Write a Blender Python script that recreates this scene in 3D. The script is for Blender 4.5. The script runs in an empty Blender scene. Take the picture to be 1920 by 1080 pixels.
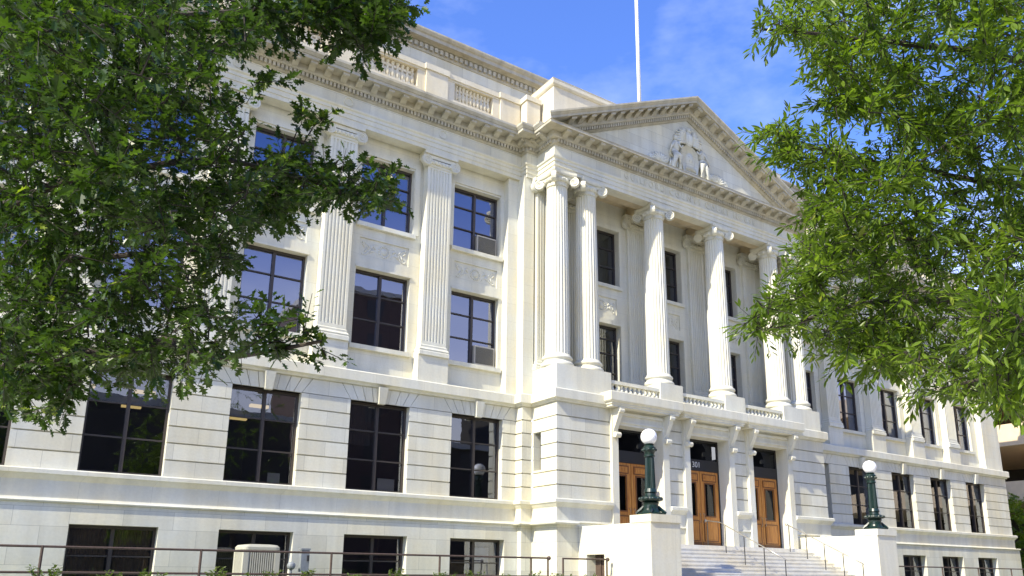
import bpy, math, random
import numpy as np
from mathutils import Vector, Matrix
random.seed(7); RNG = np.random.default_rng(11)
PI = math.pi
sc = bpy.context.scene
COL = sc.collection

# ------------------------------------------------------------------ helpers
class MB:
    """collects faces, then links them as ONE mesh object"""
    def __init__(s): s.v = []; s.f = []
    def quad(s, a, b, c, d):
        n = len(s.v); s.v += [a, b, c, d]; s.f.append((n, n+1, n+2, n+3))
    def poly(s, pts):
        n = len(s.v); s.v += list(pts); s.f.append(tuple(range(n, n+len(pts))))
    def box(s, x0, x1, y0, y1, z0, z1):
        n = len(s.v)
        s.v += [(x0,y0,z0),(x1,y0,z0),(x1,y1,z0),(x0,y1,z0),(x0,y0,z1),(x1,y0,z1),(x1,y1,z1),(x0,y1,z1)]
        s.f += [(n,n+3,n+2,n+1),(n+4,n+5,n+6,n+7),(n,n+1,n+5,n+4),(n+1,n+2,n+6,n+5),(n+2,n+3,n+7,n+6),(n+3,n,n+4,n+7)]
    def prism(s, pts, d0, d1, fn):
        """pts 2-D outline, extruded between d0 and d1; fn(a,b,d)->xyz"""
        n = len(s.v); m = len(pts)
        s.v += [fn(a,b,d0) for a,b in pts] + [fn(a,b,d1) for a,b in pts]
        s.f.append(tuple(range(n, n+m))); s.f.append(tuple(range(n+2*m-1, n+m-1, -1)))
        for i in range(m):
            j = (i+1) % m; s.f.append((n+i, n+j, n+m+j, n+m+i))
    def rings(s, rings, cap=True, closed=True):
        n = len(s.v); m = len(rings[0])
        for r in rings: s.v += r
        for k in range(len(rings)-1):
            for i in range(m if closed else m-1):
                j = (i+1) % m
                s.f.append((n+k*m+i, n+k*m+j, n+(k+1)*m+j, n+(k+1)*m+i))
        if cap and closed:
            s.f.append(tuple(n+i for i in range(m-1,-1,-1)))
            s.f.append(tuple(n+(len(rings)-1)*m+i for i in range(m)))
    def lathe(s, prof, cx=0, cy=0, seg=16, zoff=0):
        s.rings([[(cx+r*math.cos(2*PI*i/seg), cy+r*math.sin(2*PI*i/seg), z+zoff) for i in range(seg)] for r,z in prof])
    def tube(s, pts, rad, seg=6):
        pts = [Vector(p) for p in pts]; R = []
        rr = rad if isinstance(rad,(list,tuple)) else [rad]*len(pts)
        for i,p in enumerate(pts):
            a = pts[max(0,i-1)]; b = pts[min(len(pts)-1,i+1)]
            t = (b-a).normalized() if (b-a).length>1e-9 else Vector((0,0,1))
            u = t.cross(Vector((0,0,1)))
            if u.length < 1e-3: u = t.cross(Vector((0,1,0)))
            u.normalize(); w = t.cross(u)
            R.append([tuple(p + (u*math.cos(2*PI*k/seg)+w*math.sin(2*PI*k/seg))*rr[i]) for k in range(seg)])
        s.rings(R)
    def ball(s, c, r, seg=16, ring=10, sq=(1,1,1)):
        R = []
        for k in range(1, ring):
            t = PI*k/ring
            R.append([(c[0]+sq[0]*r*math.sin(t)*math.cos(2*PI*i/seg), c[1]+sq[1]*r*math.sin(t)*math.sin(2*PI*i/seg), c[2]-sq[2]*r*math.cos(t)) for i in range(seg)])
        n = len(s.v); s.rings(R, cap=False)
        b = len(s.v); s.v += [(c[0],c[1],c[2]-sq[2]*r),(c[0],c[1],c[2]+sq[2]*r)]
        m = (ring-2)*seg
        for i in range(seg):
            j = (i+1)%seg
            s.f.append((b, n+j, n+i)); s.f.append((b+1, n+m+i, n+m+j))
    def mould(s, path, prof, close=True, caps=True):
        """profile [(out,z)] swept along a plan polyline; outward = right of travel; mitred corners"""
        P = [Vector(p) for p in path]; rings = []
        for i,p in enumerate(P):
            d0 = (P[i]-P[i-1]).normalized() if i>0 else None
            d1 = (P[i+1]-P[i]).normalized() if i<len(P)-1 else None
            d0 = d0 or d1; d1 = d1 or d0
            n0 = Vector((d0.y,-d0.x)); n1 = Vector((d1.y,-d1.x))
            m = (n0+n1); m = m / max(1e-6, m.dot(n0))
            rings.append([(p.x+m.x*o, p.y+m.y*o, z) for o,z in prof])
        s.rings(rings, cap=caps, closed=close)
    def build(s, name, mat, parent=None, smooth=False, loc=None):
        me = bpy.data.meshes.new(name); me.from_pydata(s.v, [], s.f); me.update()
        if smooth:
            me.polygons.foreach_set('use_smooth', [True]*len(me.polygons))
        o = bpy.data.objects.new(name, me); COL.objects.link(o)
        if mat: me.materials.append(mat)
        if parent is not None: o.parent = parent
        if loc: o.location = loc
        return o

def tag(o, label=None, cat=None, group=None, kind=None):
    if label: o['label'] = label
    if cat: o['category'] = cat
    if group: o['group'] = group
    if kind: o['kind'] = kind
    return o
def empty(name, loc=(0,0,0), rz=0):
    o = bpy.data.objects.new(name, None); o.empty_display_size = .2
    COL.objects.link(o); o.location = loc; o.rotation_euler = (0,0,rz); return o
def copy_tree(o, parent=None, loc=None):
    c = o.copy(); COL.objects.link(c)
    if parent is not None: c.parent = parent
    if loc is not None: c.location = loc
    for ch in list(o.children):
        copy_tree(ch, c)
    return c

# ------------------------------------------------------------------ materials
def new_mat(name):
    m = bpy.data.materials.new(name); m.use_nodes = True
    nt = m.node_tree; return m, nt, nt.nodes['Principled BSDF']
def simple(name, col, rough=.6, metal=0, spec=.5, noise=.0, nscale=8, bump=0):
    m, nt, b = new_mat(name); N = nt.nodes; L = nt.links
    b.inputs['Roughness'].default_value = rough; b.inputs['Metallic'].default_value = metal
    b.inputs['Specular IOR Level'].default_value = spec
    b.inputs['Base Color'].default_value = (*col,1)
    if noise or bump:
        g = N.new('ShaderNodeNewGeometry'); t = N.new('ShaderNodeTexNoise'); t.inputs['Scale'].default_value = nscale
        t.inputs['Detail'].default_value = 5
        L.new(g.outputs['Position'], t.inputs['Vector'])
        if noise:
            r = N.new('ShaderNodeMapRange'); r.inputs[3].default_value = 1-noise; r.inputs[4].default_value = 1+noise
            r.inputs[1].default_value=.3; r.inputs[2].default_value=.7
            L.new(t.outputs['Fac'], r.inputs['Value'])
            mx = N.new('ShaderNodeVectorMath'); mx.operation = 'SCALE'; mx.inputs[0].default_value = col
            L.new(r.outputs[0], mx.inputs['Scale']); L.new(mx.outputs[0], b.inputs['Base Color'])
        if bump:
            bp = N.new('ShaderNodeBump'); bp.inputs['Strength'].default_value = bump; bp.inputs['Distance'].default_value=.02
            L.new(t.outputs['Fac'], bp.inputs['Height']); L.new(bp.outputs[0], b.inputs['Normal'])
    return m

def stone_mat(name, base=(.655,.64,.525), bw=1.35, bh=.52, z0=1.58, joint=.006, jdark=.60, var=.11, stain=.9):
    """pale marble ashlar: block joints, per-block tone, warm and grey weathering"""
    m, nt, b = new_mat(name); N = nt.nodes; L = nt.links
    g = N.new('ShaderNodeNewGeometry'); sp = N.new('ShaderNodeSeparateXYZ'); L.new(g.outputs['Position'], sp.inputs[0])
    add = N.new('ShaderNodeMath'); add.operation='ADD'; L.new(sp.outputs['X'], add.inputs[0]); L.new(sp.outputs['Y'], add.inputs[1])
    zz = N.new('ShaderNodeMath'); zz.operation='SUBTRACT'; L.new(sp.outputs['Z'], zz.inputs[0]); zz.inputs[1].default_value = z0-40*bh
    xx = N.new('ShaderNodeMath'); xx.operation='ADD'; L.new(add.outputs[0], xx.inputs[0]); xx.inputs[1].default_value = 80.3
    cb = N.new('ShaderNodeCombineXYZ'); L.new(xx.outputs[0], cb.inputs[0]); L.new(zz.outputs[0], cb.inputs[1])
    br = N.new('ShaderNodeTexBrick'); L.new(cb.outputs[0], br.inputs['Vector'])
    br.inputs['Scale'].default_value = 1; br.inputs['Brick Width'].default_value = bw; br.inputs['Row Height'].default_value = bh
    br.inputs['Mortar Size'].default_value = joint; br.inputs['Mortar Smooth'].default_value = .3; br.inputs['Bias'].default_value=0
    br.inputs['Color1'].default_value = (1-var,)*3+(1,); br.inputs['Color2'].default_value = (1+var*.5,)*3+(1,)
    br.inputs['Mortar'].default_value = (jdark,)*3+(1,)
    n1 = N.new('ShaderNodeTexNoise'); n1.inputs['Scale'].default_value=.55; n1.inputs['Detail'].default_value=6; n1.inputs['Roughness'].default_value=.62
    L.new(g.outputs['Position'], n1.inputs['Vector'])
    # streaky vertical weathering
    mp = N.new('ShaderNodeMapping'); mp.inputs['Scale'].default_value=(2.2,2.2,.22); L.new(g.outputs['Position'], mp.inputs[0])
    n2 = N.new('ShaderNodeTexNoise'); n2.inputs['Scale'].default_value=1.3; n2.inputs['Detail'].default_value=5; L.new(mp.outputs[0], n2.inputs['Vector'])
    n3 = N.new('ShaderNodeTexNoise'); n3.inputs['Scale'].default_value=14; n3.inputs['Detail'].default_value=6; L.new(g.outputs['Position'], n3.inputs['Vector'])
    r1 = N.new('ShaderNodeValToRGB'); e = r1.color_ramp.elements
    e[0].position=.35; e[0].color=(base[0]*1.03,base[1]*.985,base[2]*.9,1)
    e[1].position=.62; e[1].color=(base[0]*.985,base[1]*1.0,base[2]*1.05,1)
    L.new(n1.outputs['Fac'], r1.inputs[0])
    r2 = N.new('ShaderNodeMapRange'); r2.inputs[1].default_value=.38; r2.inputs[2].default_value=.72; r2.inputs[3].default_value=1.02; r2.inputs[4].default_value=1-.13*stain
    L.new(n2.outputs['Fac'], r2.inputs['Value'])
    r3 = N.new('ShaderNodeMapRange'); r3.inputs[1].default_value=.3; r3.inputs[2].default_value=.7; r3.inputs[3].default_value=.965; r3.inputs[4].default_value=1.03
    L.new(n3.outputs['Fac'], r3.inputs['Value'])
    m1 = N.new('ShaderNodeMix'); m1.data_type='RGBA'; m1.blend_type='MULTIPLY'; m1.inputs[0].default_value=1
    L.new(r1.outputs[0], m1.inputs[6]); L.new(br.outputs['Color'], m1.inputs[7])
    mu = N.new('ShaderNodeMath'); mu.operation='MULTIPLY'; L.new(r2.outputs[0], mu.inputs[0]); L.new(r3.outputs[0], mu.inputs[1])
    sc_ = N.new('ShaderNodeVectorMath'); sc_.operation='SCALE'; L.new(m1.outputs[2], sc_.inputs[0]); L.new(mu.outputs[0], sc_.inputs['Scale'])
    L.new(sc_.outputs[0], b.inputs['Base Color'])
    b.inputs['Roughness'].default_value=.62; b.inputs['Specular IOR Level'].default_value=.3
    bp = N.new('ShaderNodeBump'); bp.inputs['Strength'].default_value=.25; bp.inputs['Distance'].default_value=.015
    L.new(n3.outputs['Fac'], bp.inputs['Height']); L.new(bp.outputs[0], b.inputs['Normal'])
    return m

M = {}
M['stone'] = stone_mat('pale_marble')
M['trim'] = stone_mat('marble_trim', bw=1.9, bh=40, joint=.004, jdark=.7, var=.04)
M['upper'] = stone_mat('pale_marble_large_blocks', bw=1.9, bh=.76, z0=5.74, joint=.006, jdark=.78, var=.035)
M['shaft'] = stone_mat('marble_shaft', bw=60, bh=1.36, z0=7.15, joint=.003, jdark=.8, var=.035, stain=.8)
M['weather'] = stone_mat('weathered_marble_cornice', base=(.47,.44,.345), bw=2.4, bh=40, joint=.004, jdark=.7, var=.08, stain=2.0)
M['parapet'] = stone_mat('warm_marble_parapet', base=(.66,.605,.46), bw=1.9, bh=40, joint=.004, jdark=.8, var=.05)
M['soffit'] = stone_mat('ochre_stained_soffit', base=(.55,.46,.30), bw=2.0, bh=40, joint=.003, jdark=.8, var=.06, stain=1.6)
M['step'] = stone_mat('granite_step', base=(.64,.625,.56), bw=2.2, bh=40, joint=.004, jdark=.8, var=.08)
M['frame'] = simple('bronze_window_frame', (.045,.036,.03), .45)
M['darkmetal'] = simple('dark_bronze_panel', (.022,.02,.018), .4)
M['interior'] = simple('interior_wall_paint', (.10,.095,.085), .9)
M['brass'] = simple('worn_steel', (.45,.42,.36), .35, metal=.8)
M['rust'] = simple('brown_painted_iron', (.075,.048,.035), .6, noise=.25, nscale=20)
M['iron'] = simple('black_iron', (.03,.03,.03), .5)
M['green'] = simple('dark_green_cast_iron', (.005,.019,.015), .38, noise=.35, nscale=9)
M['white_metal'] = simple('white_painted_pole', (.78,.78,.76), .4)
M['cream_metal'] = simple('cream_painted_steel', (.40,.39,.31), .5, noise=.05, nscale=3)
M['dark_slot'] = simple('dark_coil', (.03,.03,.028), .8)
M['grey_box'] = simple('grey_galvanised_box', (.22,.24,.25), .5, noise=.1, nscale=12)
M['asphalt'] = simple('asphalt', (.05,.05,.05), .9, noise=.2, nscale=30)
M['concrete'] = simple('concrete_path', (.42,.41,.38), .85, noise=.12, nscale=4)
M['bounce_paving'] = simple('pale_bounce_paving', (.50,.45,.36), .85, noise=.1, nscale=3)  # pale warm ground tone, added for bounce light
M['tan'] = simple('tan_precast_concrete', (.66,.53,.36), .8, noise=.06, nscale=2)
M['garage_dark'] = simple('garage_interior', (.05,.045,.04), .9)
M['twig'] = simple('dark_twig_bark', (.032,.026,.02), .9)
M['bark'] = simple('grey_brown_bark', (.05,.04,.032), .9, noise=.4, nscale=14, bump=.6)
M['brick'] = simple('brown_brick', (.085,.055,.046), .85, noise=.15, nscale=1.2)
M['curtain'] = simple('tan_curtain', (.30,.22,.12), .9, noise=.2, nscale=6)
M['blind'] = simple('pale_blind', (.45,.45,.44), .8)
M['board'] = simple('white_board', (.6,.6,.58), .8)
M['ac_grille'] = simple('grey_plastic_grille', (.20,.19,.16), .6)
M['ac_frame'] = simple('beige_plastic_frame', (.46,.42,.34), .6)
M['roof'] = simple('brown_metal_roof_edge', (.10,.06,.045), .6)
M['letter'] = simple('pale_letter', (.55,.55,.53), .6)

def grass():
    m, nt, b = new_mat('lawn_grass'); N=nt.nodes; L=nt.links
    g=N.new('ShaderNodeNewGeometry'); t=N.new('ShaderNodeTexNoise'); t.inputs['Scale'].default_value=3; t.inputs['Detail'].default_value=8
    L.new(g.outputs['Position'],t.inputs['Vector']); r=N.new('ShaderNodeValToRGB'); e=r.color_ramp.elements
    e[0].position=.3; e[0].color=(.035,.07,.015,1); e[1].position=.7; e[1].color=(.09,.14,.035,1)
    L.new(t.outputs['Fac'],r.inputs[0]); L.new(r.outputs[0],b.inputs['Base Color']); b.inputs['Roughness'].default_value=.95
    return m
M['grass']=grass()

def wood():
    m, nt, b = new_mat('varnished_oak'); N=nt.nodes; L=nt.links
    g=N.new('ShaderNodeNewGeometry'); mp=N.new('ShaderNodeMapping'); mp.inputs['Scale'].default_value=(14,14,.9)
    L.new(g.outputs['Position'],mp.inputs[0]); t=N.new('ShaderNodeTexNoise'); t.inputs['Scale'].default_value=2; t.inputs['Detail'].default_value=6
    L.new(mp.outputs[0],t.inputs['Vector']); r=N.new('ShaderNodeValToRGB'); e=r.color_ramp.elements
    e[0].position=.32; e[0].color=(.36,.12,.018,1); e[1].position=.68; e[1].color=(.60,.27,.055,1)
    L.new(t.outputs['Fac'],r.inputs[0]); L.new(r.outputs[0],b.inputs['Base Color']); b.inputs['Roughness'].default_value=.4
    return m
M['wood']=wood(); M['wood_shade']=simple('oak_groove_shade',(.16,.055,.012),.45)  # darker oak paints in groove shade that the shallow relief lacks

def glass(name, refl, tint, gcol=(.8,.85,1)):
    """window glass: partly mirror (film-coated), partly see-through"""
    m=bpy.data.materials.new(name); m.use_nodes=True; nt=m.node_tree; N=nt.nodes; L=nt.links; N.clear()
    out=N.new('ShaderNodeOutputMaterial'); mix=N.new('ShaderNodeMixShader'); gl=N.new('ShaderNodeBsdfGlossy'); tr=N.new('ShaderNodeBsdfTransparent')
    gl.inputs['Roughness'].default_value=.012; gl.inputs['Color'].default_value=(*gcol,1); tr.inputs['Color'].default_value=(*tint,1)
    g=N.new('ShaderNodeNewGeometry'); nz=N.new('ShaderNodeTexNoise'); nz.inputs['Scale'].default_value=.8; L.new(g.outputs['Position'],nz.inputs['Vector'])
    bp=N.new('ShaderNodeBump'); bp.inputs['Strength'].default_value=.06; bp.inputs['Distance'].default_value=.05
    L.new(nz.outputs['Fac'],bp.inputs['Height']); L.new(bp.outputs[0],gl.inputs['Normal'])
    fr=N.new('ShaderNodeFresnel'); fr.inputs['IOR'].default_value=1.5
    mr=N.new('ShaderNodeMapRange'); mr.inputs[1].default_value=.04; mr.inputs[2].default_value=1; mr.inputs[3].default_value=refl; mr.inputs[4].default_value=1
    L.new(fr.outputs[0],mr.inputs['Value']); L.new(mr.outputs[0],mix.inputs[0]); L.new(tr.outputs[0],mix.inputs[1]); L.new(gl.outputs[0],mix.inputs[2])
    L.new(mix.outputs[0],out.inputs['Surface']); return m
M['glass_hi']=glass('coated_window_glass',.36,(.45,.45,.5),(.57,.60,.74))
M['glass_lo']=glass('clear_window_glass',.17,(.6,.6,.6))
M['glass_dark']=glass('dark_door_glass',.035,(.25,.25,.25))

def emit(name,col,s):
    m=bpy.data.materials.new(name); m.use_nodes=True; nt=m.node_tree; N=nt.nodes; N.clear()
    out=N.new('ShaderNodeOutputMaterial'); e=N.new('ShaderNodeEmission'); e.inputs[0].default_value=(*col,1); e.inputs[1].default_value=s
    nt.links.new(e.outputs[0],out.inputs[0]); return m
M['tube_light']=emit('fluorescent_diffuser',(1,.74,.30),.32)
def globe():
    m,nt,b=new_mat('opal_globe'); b.inputs['Base Color'].default_value=(.86,.86,.86,1); b.inputs['Roughness'].default_value=.25
    b.inputs['Subsurface Weight'].default_value=.3; b.inputs['Subsurface Radius'].default_value=(.2,.2,.2); return m
M['globe']=globe()

def leaf_mat(name, c0, c1, c2, trans=.35, gloss=.35):
    m=bpy.data.materials.new(name); m.use_nodes=True; nt=m.node_tree; N=nt.nodes; L=nt.links; N.clear()
    out=N.new('ShaderNodeOutputMaterial'); pb=N.new('ShaderNodeBsdfPrincipled'); tr=N.new('ShaderNodeBsdfTranslucent'); mx=N.new('ShaderNodeMixShader')
    a=N.new('ShaderNodeAttribute'); a.attribute_name='rnd'
    r=N.new('ShaderNodeValToRGB'); e=r.color_ramp.elements; e[0].position=0; e[0].color=(*c0,1); e[1].position=.94; e[1].color=(*c1,1)
    k=e.new(1.0); k.color=(*c2,1)
    L.new(a.outputs['Fac'],r.inputs[0]); L.new(r.outputs[0],pb.inputs['Base Color'])
    pb.inputs['Roughness'].default_value=gloss; pb.inputs['Specular IOR Level'].default_value=.4
    sc2=N.new('ShaderNodeMix'); sc2.data_type='RGBA'; sc2.blend_type='MULTIPLY'; sc2.inputs[0].default_value=1; sc2.inputs[7].default_value=(1.5,1.6,.6,1)
    L.new(r.outputs[0],sc2.inputs[6]); L.new(sc2.outputs[2],tr.inputs['Color'])
    mx.inputs[0].default_value=trans; L.new(pb.outputs[0],mx.inputs[1]); L.new(tr.outputs[0],mx.inputs[2]); L.new(mx.outputs[0],out.inputs[0]); return m
M['oak_leaf']=leaf_mat('pin_oak_leaf',(.019,.044,.008),(.058,.106,.014),(.24,.31,.04),.40)
M['willow_leaf']=leaf_mat('willow_oak_leaf',(.068,.118,.012),(.17,.25,.028),(.30,.33,.06),.45)
M['shrub_leaf']=leaf_mat('shrub_leaf',(.06,.10,.02),(.14,.18,.04),(.2,.2,.06))

# ------------------------------------------------------------------ camera (solved from the photograph)
CP = dict(cx=-25.3412, cy=-25.498, cz=-1.0872, yaw=.5865, pit=.2422, roll=.0107, f=1478.129, px=972.07, py=708.86)
cy_,sy_=math.cos(CP['yaw']),math.sin(CP['yaw']); cp_,sp_=math.cos(CP['pit']),math.sin(CP['pit'])
FWD=Vector((sy_*cp_,cy_*cp_,sp_)); RT=Vector((cy_,-sy_,0)); UP=RT.cross(FWD)
RR=math.cos(CP['roll'])*RT+math.sin(CP['roll'])*UP; UU=-math.sin(CP['roll'])*RT+math.cos(CP['roll'])*UP
CAMLOC=Vector((CP['cx'],CP['cy'],CP['cz']))
cam=bpy.data.cameras.new('camera'); co=bpy.data.objects.new('camera',cam); COL.objects.link(co)
mw=Matrix.Identity(4)
for i in range(3): mw[i][0]=RR[i]; mw[i][1]=UU[i]; mw[i][2]=-FWD[i]; mw[i][3]=CAMLOC[i]
co.matrix_world=mw
cam.sensor_width=36; cam.lens=36*CP['f']/1920; cam.shift_x=-(CP['px']-960)/1920; cam.shift_y=(CP['py']-540)/1920
cam.clip_end=3000; cam.clip_start=.05
sc.camera=co
def at(u,v,depth):
    """world point seen at photograph pixel u,v at a given distance ahead: used to survey the trees"""
    return CAMLOC+(FWD+RR*((u-CP['px'])/CP['f'])-UU*((v-CP['py'])/CP['f']))*depth

# ------------------------------------------------------------------ light
CLX,CLY=3.3,2.2
SUNV=Vector((4.6,1.0,-4.0)).normalized()
sun=bpy.data.lights.new('sun','SUN'); sun.energy=SUN_E if 'SUN_E' in globals() else 2.9; sun.angle=math.radians(.53); sun.color=(1,.925,.74)
so=bpy.data.objects.new('sun',sun); COL.objects.link(so); so.rotation_euler=SUNV.to_track_quat('-Z','Y').to_euler()
w=bpy.data.worlds.new('World'); sc.world=w; w.use_nodes=True; N=w.node_tree.nodes; L=w.node_tree.links
bg=N['Background']; sky=N.new('ShaderNodeTexSky'); sky.sky_type='NISHITA'; sky.sun_disc=False
toS=-SUNV; sky.sun_elevation=math.asin(toS.z); sky.sun_rotation=math.atan2(toS.x,toS.y)%(2*PI)
sky.air_density=1.0; sky.dust_density=.4; sky.ozone_density=3.0; sky.altitude=200
tc=N.new('ShaderNodeTexCoord'); mp=N.new('ShaderNodeMapping'); mp.inputs['Scale'].default_value=(1,1,2.2); mp.inputs['Location'].default_value=(CLX,CLY,0); L.new(tc.outputs['Generated'],mp.inputs[0])
nz=N.new('ShaderNodeTexNoise'); nz.inputs['Scale'].default_value=3.2; nz.inputs['Detail'].default_value=7; nz.inputs['Roughness'].default_value=.55; L.new(mp.outputs[0],nz.inputs['Vector'])
mr=N.new('ShaderNodeMapRange'); mr.inputs[1].default_value=.52; mr.inputs[2].default_value=.85; mr.inputs[3].default_value=0; mr.inputs[4].default_value=.30; L.new(nz.outputs['Fac'],mr.inputs['Value'])
tint=N.new('ShaderNodeMix'); tint.data_type='RGBA'; tint.blend_type='MULTIPLY'; tint.inputs[0].default_value=1; tint.inputs[7].default_value=(.47,.59,.95,1)
L.new(sky.outputs[0],tint.inputs[6])
cm=N.new('ShaderNodeMix'); cm.data_type='RGBA'; L.new(mr.outputs[0],cm.inputs[0]); L.new(tint.outputs[2],cm.inputs[6]); cm.inputs[7].default_value=(5.3,5.6,6,1)
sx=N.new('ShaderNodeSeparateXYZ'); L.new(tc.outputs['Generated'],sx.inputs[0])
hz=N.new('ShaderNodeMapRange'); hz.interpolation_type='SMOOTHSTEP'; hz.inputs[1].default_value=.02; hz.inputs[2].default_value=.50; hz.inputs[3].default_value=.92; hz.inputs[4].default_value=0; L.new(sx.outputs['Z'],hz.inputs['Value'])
hm=N.new('ShaderNodeMix'); hm.data_type='RGBA'; L.new(hz.outputs[0],hm.inputs[0]); L.new(cm.outputs[2],hm.inputs[6]); hm.inputs[7].default_value=(5.7,5.4,4.8,1)   # bright warm haze added low in the sky, out of view, to fill facades
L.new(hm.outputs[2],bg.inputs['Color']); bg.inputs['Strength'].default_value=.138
sc.view_settings.view_transform='Standard'; sc.view_settings.look='None'; sc.view_settings.exposure=1.54; sc.view_settings.gamma=1
try:
    sc.cycles.max_bounces=8; sc.cycles.transparent_max_bounces=16; sc.cycles.use_denoising=True
except Exception: pass

# ------------------------------------------------------------------ courthouse
HOUSE=empty('courthouse',(0,0,-1.75))
tag(HOUSE,'white marble neoclassical courthouse with columned portico, pediment and oak doors','courthouse')
class HB(MB):
    """a part of the courthouse: coordinates are world, the parent empty stands at its base"""
    def build(s,name,mat,parent=None,smooth=False,loc=None):
        o=MB.build(s,name,mat,None,smooth,None)
        o.parent=parent or HOUSE
        if parent is None: o.location=(0,0,1.75)
        return o
XE=10.24; BAY=4.0; NB=5
bays=[XE+BAY*k for k in range(NB)]
XEND=30.2
def mx(x0,x1,s): return (x0,x1) if s>0 else (-x1,-x0)

def wall(mb,fn,s0,s1,rows,openings):
    """fn(s,d,z). rows: (z0,z1,off) stacked. openings: (s0,s1,z0,z1,depth)"""
    sb=sorted({s0,s1,*[o[0] for o in openings],*[o[1] for o in openings]}); sb=[x for x in sb if s0-1e-6<=x<=s1+1e-6]
    zb=sorted({*[r[0] for r in rows],*[r[1] for r in rows],*[o[2] for o in openings],*[o[3] for o in openings]})
    zb=[z for z in zb if rows[0][0]-1e-6<=z<=rows[-1][1]+1e-6]
    def off(z):
        for a,b,o in rows:
            if a-1e-9<=z<=b+1e-9: return o
        return 0
    def hole(s,z):
        for o in openings:
            if o[0]<s<o[1] and o[2]<z<o[3]: return o
        return None
    for i in range(len(sb)-1):
        sm=(sb[i]+sb[i+1])/2; prev=None
        for j in range(len(zb)-1):
            zm=(zb[j]+zb[j+1])/2; h=hole(sm,zm)
            if h is None:
                o=off(zm); mb.quad(fn(sb[i],o,zb[j]),fn(sb[i+1],o,zb[j]),fn(sb[i+1],o,zb[j+1]),fn(sb[i],o,zb[j+1]))
                if prev is not None and abs(prev-o)>1e-6:
                    mb.quad(fn(sb[i],prev,zb[j]),fn(sb[i+1],prev,zb[j]),fn(sb[i+1],o,zb[j]),fn(sb[i],o,zb[j]))
                prev=o
            else: prev=None
    for (a,b,c,d,dep) in openings:
        zs=[z for z in zb if c-1e-9<=z<=d+1e-9]
        for j in range(len(zs)-1):
            o=off((zs[j]+zs[j+1])/2)
            for s in (a,b): mb.quad(fn(s,o,zs[j]),fn(s,dep,zs[j]),fn(s,dep,zs[j+1]),fn(s,o,zs[j+1]))
        for z,zq in ((c,c-1e-3),(d,d+1e-3)):
            if rows[0][0]<zq<rows[-1][1]:
                o=off(zq); mb.quad(fn(a,o,z),fn(b,o,z),fn(b,dep,z),fn(a,dep,z))
FY=lambda y0:(lambda s,d,z:(s,y0+d,z))
FXm=lambda x0:(lambda s,d,z:(x0+d,s,z))     # faces -x
FXp=lambda x0:(lambda s,d,z:(x0-d,s,z))     # faces +x
def rows_rust(z0,zs,z1,g=.044,dep=.06):
    R=[]; a=z0
    for z in zs:
        R.append((a,z-g/2,0)); R.append((z-g/2,z+g/2,dep)); a=z+g/2
    R.append((a,z1,0)); return R
JT=[1.58+.52*i for i in range(1,6)]      # 2.10 ... 4.18
GT=4.70                                  # head of the ground-floor windows
BELT=5.24
def swag(cx,yy,hw,zc):
    r=HB()
    r.ball((cx,yy,zc),.13,12,8,(1,.3,1))
    for k in range(14):
        a=2*PI*k/14; r.ball((cx+.21*math.cos(a),yy,zc+.21*math.sin(a)),.045,6,5,(1,.6,1))
    for q in (-1,1):
        T_=np.linspace(0,1,9)
        r.tube([(cx+q*(.26+(hw-.3)*t),yy+.015,zc+.2-.46*t+.1*math.sin(2*PI*t)) for t in T_],[.02+.02*math.sin(PI*t) for t in T_],5)
        r.tube([(cx+q*(.26+(hw-.3)*t),yy+.015,zc-.22+.44*t+.07*math.sin(3*PI*t)) for t in T_],[.018+.022*math.sin(PI*t) for t in T_],5)
        for k in range(5):
            t=(k+.5)/5; bx=cx+q*(.3+(hw-.38)*t); r.tube([(bx,yy+.01,zc+.02),(bx+q*.07,yy,zc+.12*(-1)**k),(bx+q*.15,yy+.02,zc+.2*(-1)**k)],[.03,.035,.01],5)
        r.ball((cx+q*(hw-.06),yy,zc+.22),.05,8,6,(1,.5,1)); r.ball((cx+q*(hw-.06),yy,zc-.24),.04,8,6,(1,.5,1))
    return r.build('carved_swag',M['trim'],smooth=True)
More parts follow.
